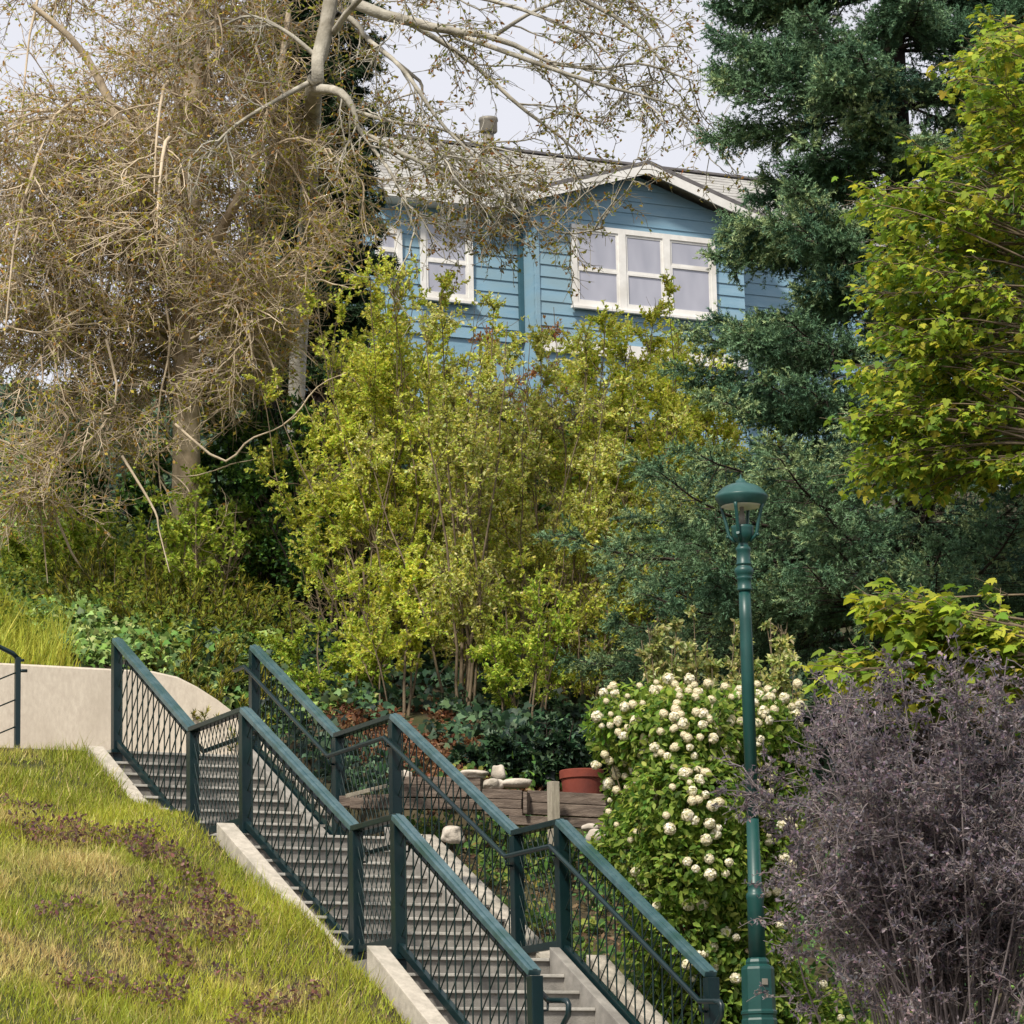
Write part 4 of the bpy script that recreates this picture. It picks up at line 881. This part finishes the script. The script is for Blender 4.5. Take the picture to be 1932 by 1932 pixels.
# ---- white-flowered bush
def boxcloud(n, c, r): 
    d = rvec(n)*np.cbrt(RNG.uniform(.25, 1, (n, 1))); return c + d*r
VD = 27.0
def snowball():
    global RNG
    RNG = np.random.default_rng(191)
    base = gpt(1325, VD + .3); root = thing('flowering_bush', base, 'leafy green bush covered in round creamy white flower heads behind the lamp post', 'bush')
    lobes = [(1200, 1370, 95, 80, 0), (1290, 1390, 110, 90, -.3), (1400, 1380, 100, 80, 0), (1222, 1480, 82, 80, .2), (1300, 1520, 120, 100, -.5), (1420, 1500, 100, 110, .1), (1215, 1600, 95, 90, -.1), (1320, 1630, 115, 100, -.5), (1430, 1640, 85, 110, 0),
             (1290, 1760, 110, 100, -.3), (1400, 1790, 100, 100, -.2), (1340, 1890, 120, 100, -.1), (1440, 1900, 110, 90, 0), (1480, 1420, 50, 80, .2), (1500, 1980, 120, 80, .2), (1620, 1930, 130, 70, .4)]
    m = VD/6476
    SP, LP_, LT, LN = [], [], [], []
    for (x, y, rx, ry, dd) in lobes:
        c = at(x, y, VD + dd); r = np.array([rx*m, rx*m*.9, ry*m])
        n = int(rx*ry*.21)
        d = rvec(n)*np.cbrt(RNG.uniform(.3, 1.15, (n, 1))); P = c + d*r
        LP_.append(P); LT.append(d*.5 + rvec(n)*.8 - ZV*.35); LN.append(d + ZV*.6 + rvec(n)*.4)
        k = 10; tips = c + rvec(k)*r*.9; b0 = base + rvec(k)*np.array([.25, .25, 0])
        mid = (b0*.45 + tips*.55) + np.array([0, 0, .05])
        SP.append(np.stack([np.stack([spline([b0[i], mid[i], tips[i]], 8) for i in range(k)])])[0])
    P = np.concatenate(LP_); keep = P[:, 2] > base[2] - .1; n = len(P)
    wood('stems', [(np.concatenate(SP), .012, .003, 4)], M['bark_brown'], root)
    LT = np.concatenate(LT); LN = np.concatenate(LN); sel = keep; P, LT, LN = P[sel], LT[sel], LN[sel]; n = len(P)
    ll = RNG.uniform(.045, .085, n)
    foliage('foliage', 'leaf6', P, LT, LN, ll, ll*.62, col((104, 134, 52), (132, 156, 66), (80, 110, 46), (156, 172, 86)), M['leaf_soft'], root, .2)
    # flower heads: one ball of petals, copied
    def ball(name, seed):
        n = 110; i = np.arange(n); ph = i*2.39996; z = 1 - 2*(i+.5)/n; rr_ = np.sqrt(1-z*z)
        d = np.stack([rr_*np.cos(ph), rr_*np.sin(ph), z], 1)
        P = d*.033*RNG.uniform(.82, 1.08, (n, 1)); V, F_, k = leaves('petal', P, np.cross(d, rvec(n)), d + rvec(n)*.25, .021, .021)
        V = V - 0
        cv, cf, ck = leaves('petal', d*.025, np.cross(d, rvec(n)), d, .024, .026)
        V2, F2 = merge([(V, F_), (cv, cf)])
        t_ = np.concatenate([tints(n, k, col((236, 228, 206), (226, 220, 188), (240, 236, 222)), .05), tints(n, ck, col((206, 204, 160)), .06)])
        o = np_mesh(name, V2 + base, F2, M['petal'], root, t_); return o
    proto = [ball('flower_head', 1), ball('flower_head', 2)]
    # heads gather in the upper half and on the outside of the bush
    pts = []
    hand = [(1162, 1312), (1140, 1309), (1183, 1330), (1236, 1303), (1260, 1280), (1300, 1278), (1128, 1352), (1150, 1364), (1170, 1358), (1200, 1360), (1180, 1393), (1246, 1355), (1272, 1355), (1288, 1366), (1325, 1345), (1349, 1360), (1375, 1365), (1395, 1300),
            (1215, 1425), (1240, 1410), (1260, 1430), (1300, 1415), (1312, 1425), (1345, 1398), (1360, 1430), (1375, 1428), (1195, 1447), (1245, 1455), (1275, 1445), (1295, 1460), (1310, 1450), (1320, 1470), (1262, 1480), (1122, 1448), (1150, 1480), (1210, 1490), (1240, 1502),
            (1300, 1495), (1330, 1505), (1344, 1520), (1290, 1540), (1310, 1550), (1340, 1552), (1355, 1560), (1385, 1540), (1400, 1560), (1260, 1560), (1335, 1580), (1350, 1575), (1430, 1310), (1452, 1310), (1478, 1318), (1507, 1325), (1440, 1340), (1420, 1330), (1500, 1350), (1455, 1360),
            (1450, 1545), (1475, 1550), (1490, 1545), (1425, 1590), (1450, 1590), (1340, 1620), (1300, 1625), (1318, 1637), (1375, 1620), (1370, 1645), (1340, 1650), (1225, 1690), (1240, 1705), (1300, 1710), (1330, 1710), (1215, 1660), (1410, 1690), (1200, 1650), (1370, 1760), (1390, 1770), (1330, 1800),
            (1345, 1790), (1350, 1830), (1320, 1800), (1470, 1750), (1500, 1640), (1480, 1620), (1290, 1820), (1310, 1850), (1390, 1850), (1550, 1860), (1560, 1930), (1590, 1925)]
    for x, y in hand: pts.append((x + RNG.normal(0, 3), y + RNG.normal(0, 3), RNG.uniform(.75, 1.3)))
    while len(pts) < 270:
        x, y = RNG.uniform(1130, 1510), 1285 + abs(RNG.normal(0, 1))*150
        if y < 1900: pts.append((x, y, RNG.uniform(.55, 1.05)))
    extra = []
    for i, (x, y, sc_) in enumerate(pts):
        best = min(lobes, key=lambda l: ((x-l[0])/l[2])**2 + ((y-l[1])/l[3])**2)
        q2 = ((x-best[0])/best[2])**2 + ((y-best[1])/best[3])**2
        dd = best[4] - best[2]*m*.9*math.sqrt(max(.02, 1.05-q2)) - .02
        p = at(x, y, VD + dd)
        if i < 100:
            if i < 2: o = proto[i]
            else: o = proto[i % 2].copy(); C.objects.link(o); o.parent = root
            o.location = [float(v) for v in (p - base)]; o.scale = (sc_,)*3; o.rotation_euler = [float(v) for v in RNG.uniform(0, 6, 3)]
        else: extra.append((p, sc_))
    me = proto[0].data; nv = len(me.vertices); co = np.empty(nv*3, np.float32); me.vertices.foreach_get('co', co); co = co.reshape(-1, 3)
    polys = [np.array(p.vertices[:]) for p in me.polygons]; F_ = [np.array([p for p in polys if len(p) == k]) for k in (3, 4)]
    V_ = np.concatenate([co*s__ + p for p, s__ in extra]); F__ = [np.concatenate([f + i*nv for i in range(len(extra))]) for f in F_]
    o = np_mesh('flower_heads', V_, F__, M['petal'], root, tints(len(V_), 1, col((232, 224, 196)), .05)); tag(o, kind='stuff')
snowball()
# ---- upright shoots behind the white flowers
VAR = col((168, 178, 116), (212, 210, 160), (124, 144, 84), (186, 188, 120))
for i, (x, yt, lab) in enumerate([(1265, 1165, 'upright variegated bush with narrow pale leaves, the leftmost behind the white flowers'), (1318, 1225, 'shortest upright variegated bush behind the white flowers'),
                                  (1345, 1170, 'upright variegated bush standing close left of the lamp post'), (1450, 1165, 'upright variegated bush standing right of the lamp post')]):
    global_pt = gpt(x, 29.4 + .15*i)
    shrub('upright_bush', lab, x, 29.4 + .15*i, yt, .17, 11, 200+i, VAR, 'bark_brown', 9000, .060, 'leaf6', 'leaf_soft', base_w=.10, side=(18, 4), hmin=.82, wander=.03, r0=.010, low=.3, aspect=.5, sidelen=.09, group='upright variegated bushes behind the white flowers')

# ---- grey-purple shrub at the lower right
def purple_shrub():
    global RNG
    RNG = np.random.default_rng(211); D = 22.5
    base = gpt(1760, D + .4); root = thing('purple_shrub', base, 'wide dusky purple shrub with grey twigs at the lower right corner', 'shrub')
    m = D/6476; st_ = []
    tips = []
    for k in range(125):
        x = RNG.uniform(1520, 2080); ylim = 1290 + max(0, (1620-x))*.30 + max(0, x-1850)*.0
        y = RNG.uniform(ylim, 1790); tips.append(at(x, y, D + RNG.uniform(-1.0, 1.0)))
    for (x, y) in ((1600, 1300), (1520, 1330), (1420, 1475), (1395, 1450), (1440, 1500), (1700, 1265), (1800, 1250), (1660, 1285), (1900, 1240), (1480, 1560), (1500, 1450), (1560, 1390), (1510, 1650), (1500, 1750)): tips.append(at(x, y, D + RNG.uniform(-.6, .3)))
    tips = np.array(tips); n = len(tips); b0 = base + RNG.normal(0, .22, (n, 3))*np.array([1, 1, 0]) - ZV*.1
    B = np.stack([spline([b0[i], b0[i]*.45 + tips[i]*.55 + np.array([0, 0, .42]) + RNG.normal(0, .14, 3), tips[i]], 10) for i in range(n)])
    S, D_, u = offshoots(B, 12, .38, 1., (.5, 1.4)); B1 = grow(S, D_, RNG.uniform(.12, .40, len(S)), 5, .26, -.05)
    S, D_, u = offshoots(B1, 7, .15, 1., (.4, 1.1)); B2 = grow(S, D_, RNG.uniform(.05, .16, len(S)), 3, .2)
    wood('stems', [(B, .010, .004, 5), (B1, .0045, .0025, 4), (B2, .0026, .0016, 3)], M['bark_grey'], root)
    n = 84000; i = RNG.integers(0, len(B2), n); q = RNG.uniform(0, 2.99, n); j = q.astype(int); f = (q-j)[:, None]; P = B2[i, j]*(1-f)+B2[i, j+1]*f
    ll = RNG.uniform(.020, .044, n)
    V, F_, kk = leaves('oval', P, rvec(n)+ZV*.2, rvec(n)+ZV*.4, ll, ll*.5)
    tn = tints(n, kk, col((132, 122, 132), (110, 104, 116), (160, 148, 154), (94, 92, 100)), .2)*np.repeat(.62 + .66*hash_noise(P[:, 0], P[:, 2], .32, 9), kk)[:, None]
    np_mesh('foliage', V, F_, M['leaf_soft'], root, tn)
purple_shrub()
# low dark plants under it
lowp = cover('low_plants', 'leaf6', 16000, (-7, 4.5, 2.0, 7.5), .08, .45, DG, 'leaf_gloss', None, 221, .6); tag(lowp, 'dark green low plants under the purple shrub and the white flowers', 'plants')

# ---- maple on the right
def maple(label, D, hub, tips, seed, leafn, tr_pts, size, name='maple_tree', rr=.9):
    global RNG
    RNG = np.random.default_rng(seed); g = gpt(tr_pts[0], D)
    root = thing(name, g, label, 'tree')
    top = at(hub[0], hub[1]-300, D)
    tk = spline([g - ZV*.2, g*.5 + at(hub[0], hub[1], D)*.5, at(hub[0], hub[1], D), top], 12)
    wood('trunk', [(tk[None], np.array([.12]), np.array([.05]), 10)], M['bark_brown'], root)
    LB = []
    for (x, y, dd) in tips:
        p = at(x, y, D + dd); a = at(hub[0] + RNG.normal(0, 60), min(hub[1]+350, y + RNG.uniform(-60, 320)), D + dd*.6)
        LB.append(spline([a, a*.55 + p*.45 + ZV*RNG.uniform(.0, .2)*rr, a*.2 + p*.8 + ZV*.08*rr, p], 10))
    LB = np.stack(LB)
    S, D_, u = offshoots(LB, 9, .42, 1., (.4, .95)); B1 = grow(S, D_*np.array([1, 1, .5]), RNG.uniform(.12, .40, len(S)), 4, .15, -.03)
    wood('branches', [(LB, .013, .004, 5), (B1, .004, .0025, 4)], M['bark_brown'], root)
    AL = np.concatenate([B1, LB[:, -5:]]); i = RNG.integers(0, len(AL), leafn); q = RNG.uniform(.6, 3.99, leafn); j = q.astype(int); f = (q-j)[:, None]
    P = AL[i, j]*(1-f) + AL[i, j+1]*f + RNG.normal(0, .045, (leafn, 3)) - ZV*RNG.uniform(0, .07, (leafn, 1)); n = leafn
    Dl = unit(AL[i, j+1]-AL[i, j])*.6 + rvec(n)*np.array([1, 1, .3])*.8 - ZV*.45
    ll = size*RNG.uniform(.6, 1.2, n)
    foliage('crown', 'maple', P, Dl, ZV + rvec(n)*.55 + np.array([0, -.25, 0]), ll, ll*1.0, col((148, 166, 56), (118, 146, 50), (182, 182, 66), (92, 122, 46)), M['leaf_maple'], root, .16, [.34, .3, .2, .16])
    return root
r2 = np.random.default_rng(31); tips = []
for (x, y, sx, sy, k) in ((1890, 70, 50, 40, 9), (1850, 180, 45, 50, 8), (1830, 280, 50, 40, 8), (1900, 330, 50, 60, 8), (1660, 385, 35, 25, 7), (1740, 370, 50, 40, 9), (1830, 420, 60, 50, 9), (1700, 470, 45, 40, 8), (1660, 520, 35, 40, 7), (1760, 520, 60, 40, 9), (1870, 540, 60, 60, 9),
                          (1660, 620, 35, 35, 7), (1740, 600, 50, 40, 8), (1650, 700, 28, 25, 6), (1720, 690, 50, 35, 8), (1820, 660, 60, 50, 9), (1690, 780, 45, 35, 8), (1650, 790, 30, 30, 5), (1780, 760, 60, 45, 9), (1880, 740, 60, 60, 9), (1620, 872, 28, 18, 6), (1680, 860, 45, 30, 8), (1760, 870, 60, 40, 9), (1850, 860, 60, 45, 9), (1730, 925, 30, 18, 4), (1900, 200, 50, 80, 8)):
    for _ in range(k): tips.append((r2.normal(x, sx*.6), r2.normal(y, sy*.6), r2.uniform(-1.0, 1.0)))
maple('bright yellow-green maple reaching in from the right in front of the spruce', 29, (2110, 500), tips, 231, 15500, (2110,), .076)
tips = []
for (x, y, sx, sy, k) in ((1690, 1140, 35, 18, 6), (1760, 1170, 45, 25, 8), (1840, 1190, 50, 30, 8), (1640, 1240, 35, 20, 7), (1720, 1240, 50, 25, 8), (1800, 1260, 50, 30, 7), (1900, 1190, 40, 40, 8), (1610, 1265, 18, 15, 4)):
    for _ in range(k): tips.append((r2.normal(x, sx*.6), r2.normal(y, sy*.6), r2.uniform(-.6, .6)))
maple('small low maple spray of pale yellow-green leaves just above the purple shrub', 25.5, (2050, 1250), tips, 232, 3000, (2050,), .105, 'maple_sapling', .1)
# ------------------------------------------------------------------ light, sky, camera
sc = bpy.context.scene
w = bpy.data.worlds.new('World'); sc.world = w; w.use_nodes = True
nt = w.node_tree; bg = nt.nodes['Background']
tosun = np.array([-.28, -.60, .72]); tosun = tosun/np.linalg.norm(tosun)
el = math.asin(tosun[2]); az = math.atan2(tosun[0], tosun[1])
sky = nt.nodes.new('ShaderNodeTexSky'); sky.sky_type = 'NISHITA'; sky.sun_disc = False
sky.sun_elevation = el; sky.sun_rotation = az % (2*math.pi)
sky.air_density = 1; sky.dust_density = 2
# thin overcast: the clear sky veiled by pale cloud
tc = nt.nodes.new('ShaderNodeTexCoord'); n = nt.nodes.new('ShaderNodeTexNoise'); n.inputs['Scale'].default_value = 2.2; n.inputs['Detail'].default_value = 6
nt.links.new(tc.outputs['Generated'], n.inputs['Vector'])
rp = nt.nodes.new('ShaderNodeValToRGB'); rp.color_ramp.elements[0].color = (6.3, 6.3, 6.75, 1); rp.color_ramp.elements[1].color = (6.7, 6.65, 7.05, 1)
nt.links.new(n.outputs['Fac'], rp.inputs[0])
mx = nt.nodes.new('ShaderNodeMix'); mx.data_type = 'RGBA'; mx.inputs[0].default_value = .88
nt.links.new(sky.outputs[0], mx.inputs[6]); nt.links.new(rp.outputs[0], mx.inputs[7])
nt.links.new(mx.outputs[2], bg.inputs['Color']); bg.inputs['Strength'].default_value = .10
sl = bpy.data.lights.new('sun', 'SUN'); sl.energy = 3.7; sl.angle = math.radians(8); sl.color = (1, .93, .82)
so = bpy.data.objects.new('sun', sl); C.objects.link(so); so.location = (0, 0, 60)
so.rotation_euler = Vector(tosun).to_track_quat('Z', 'Y').to_euler()
cd = bpy.data.cameras.new('camera'); cam = bpy.data.objects.new('camera', cd); C.objects.link(cam)
cd.sensor_width = 36; cd.lens = 36*F/1932; cd.clip_start = .5; cd.clip_end = 3000
from mathutils import Matrix
cam.matrix_world = Matrix.Translation((0, 0, CAMZ)) @ Matrix.Rotation(PITCH + math.pi/2, 4, 'X') @ Matrix.Rotation(-ROLL, 4, 'Z')
sc.camera = cam
sc.view_settings.view_transform = 'Standard'; sc.view_settings.look = 'None'; sc.view_settings.exposure = .48; sc.view_settings.gamma = 1
sc.render.resolution_x = sc.render.resolution_y = 1024
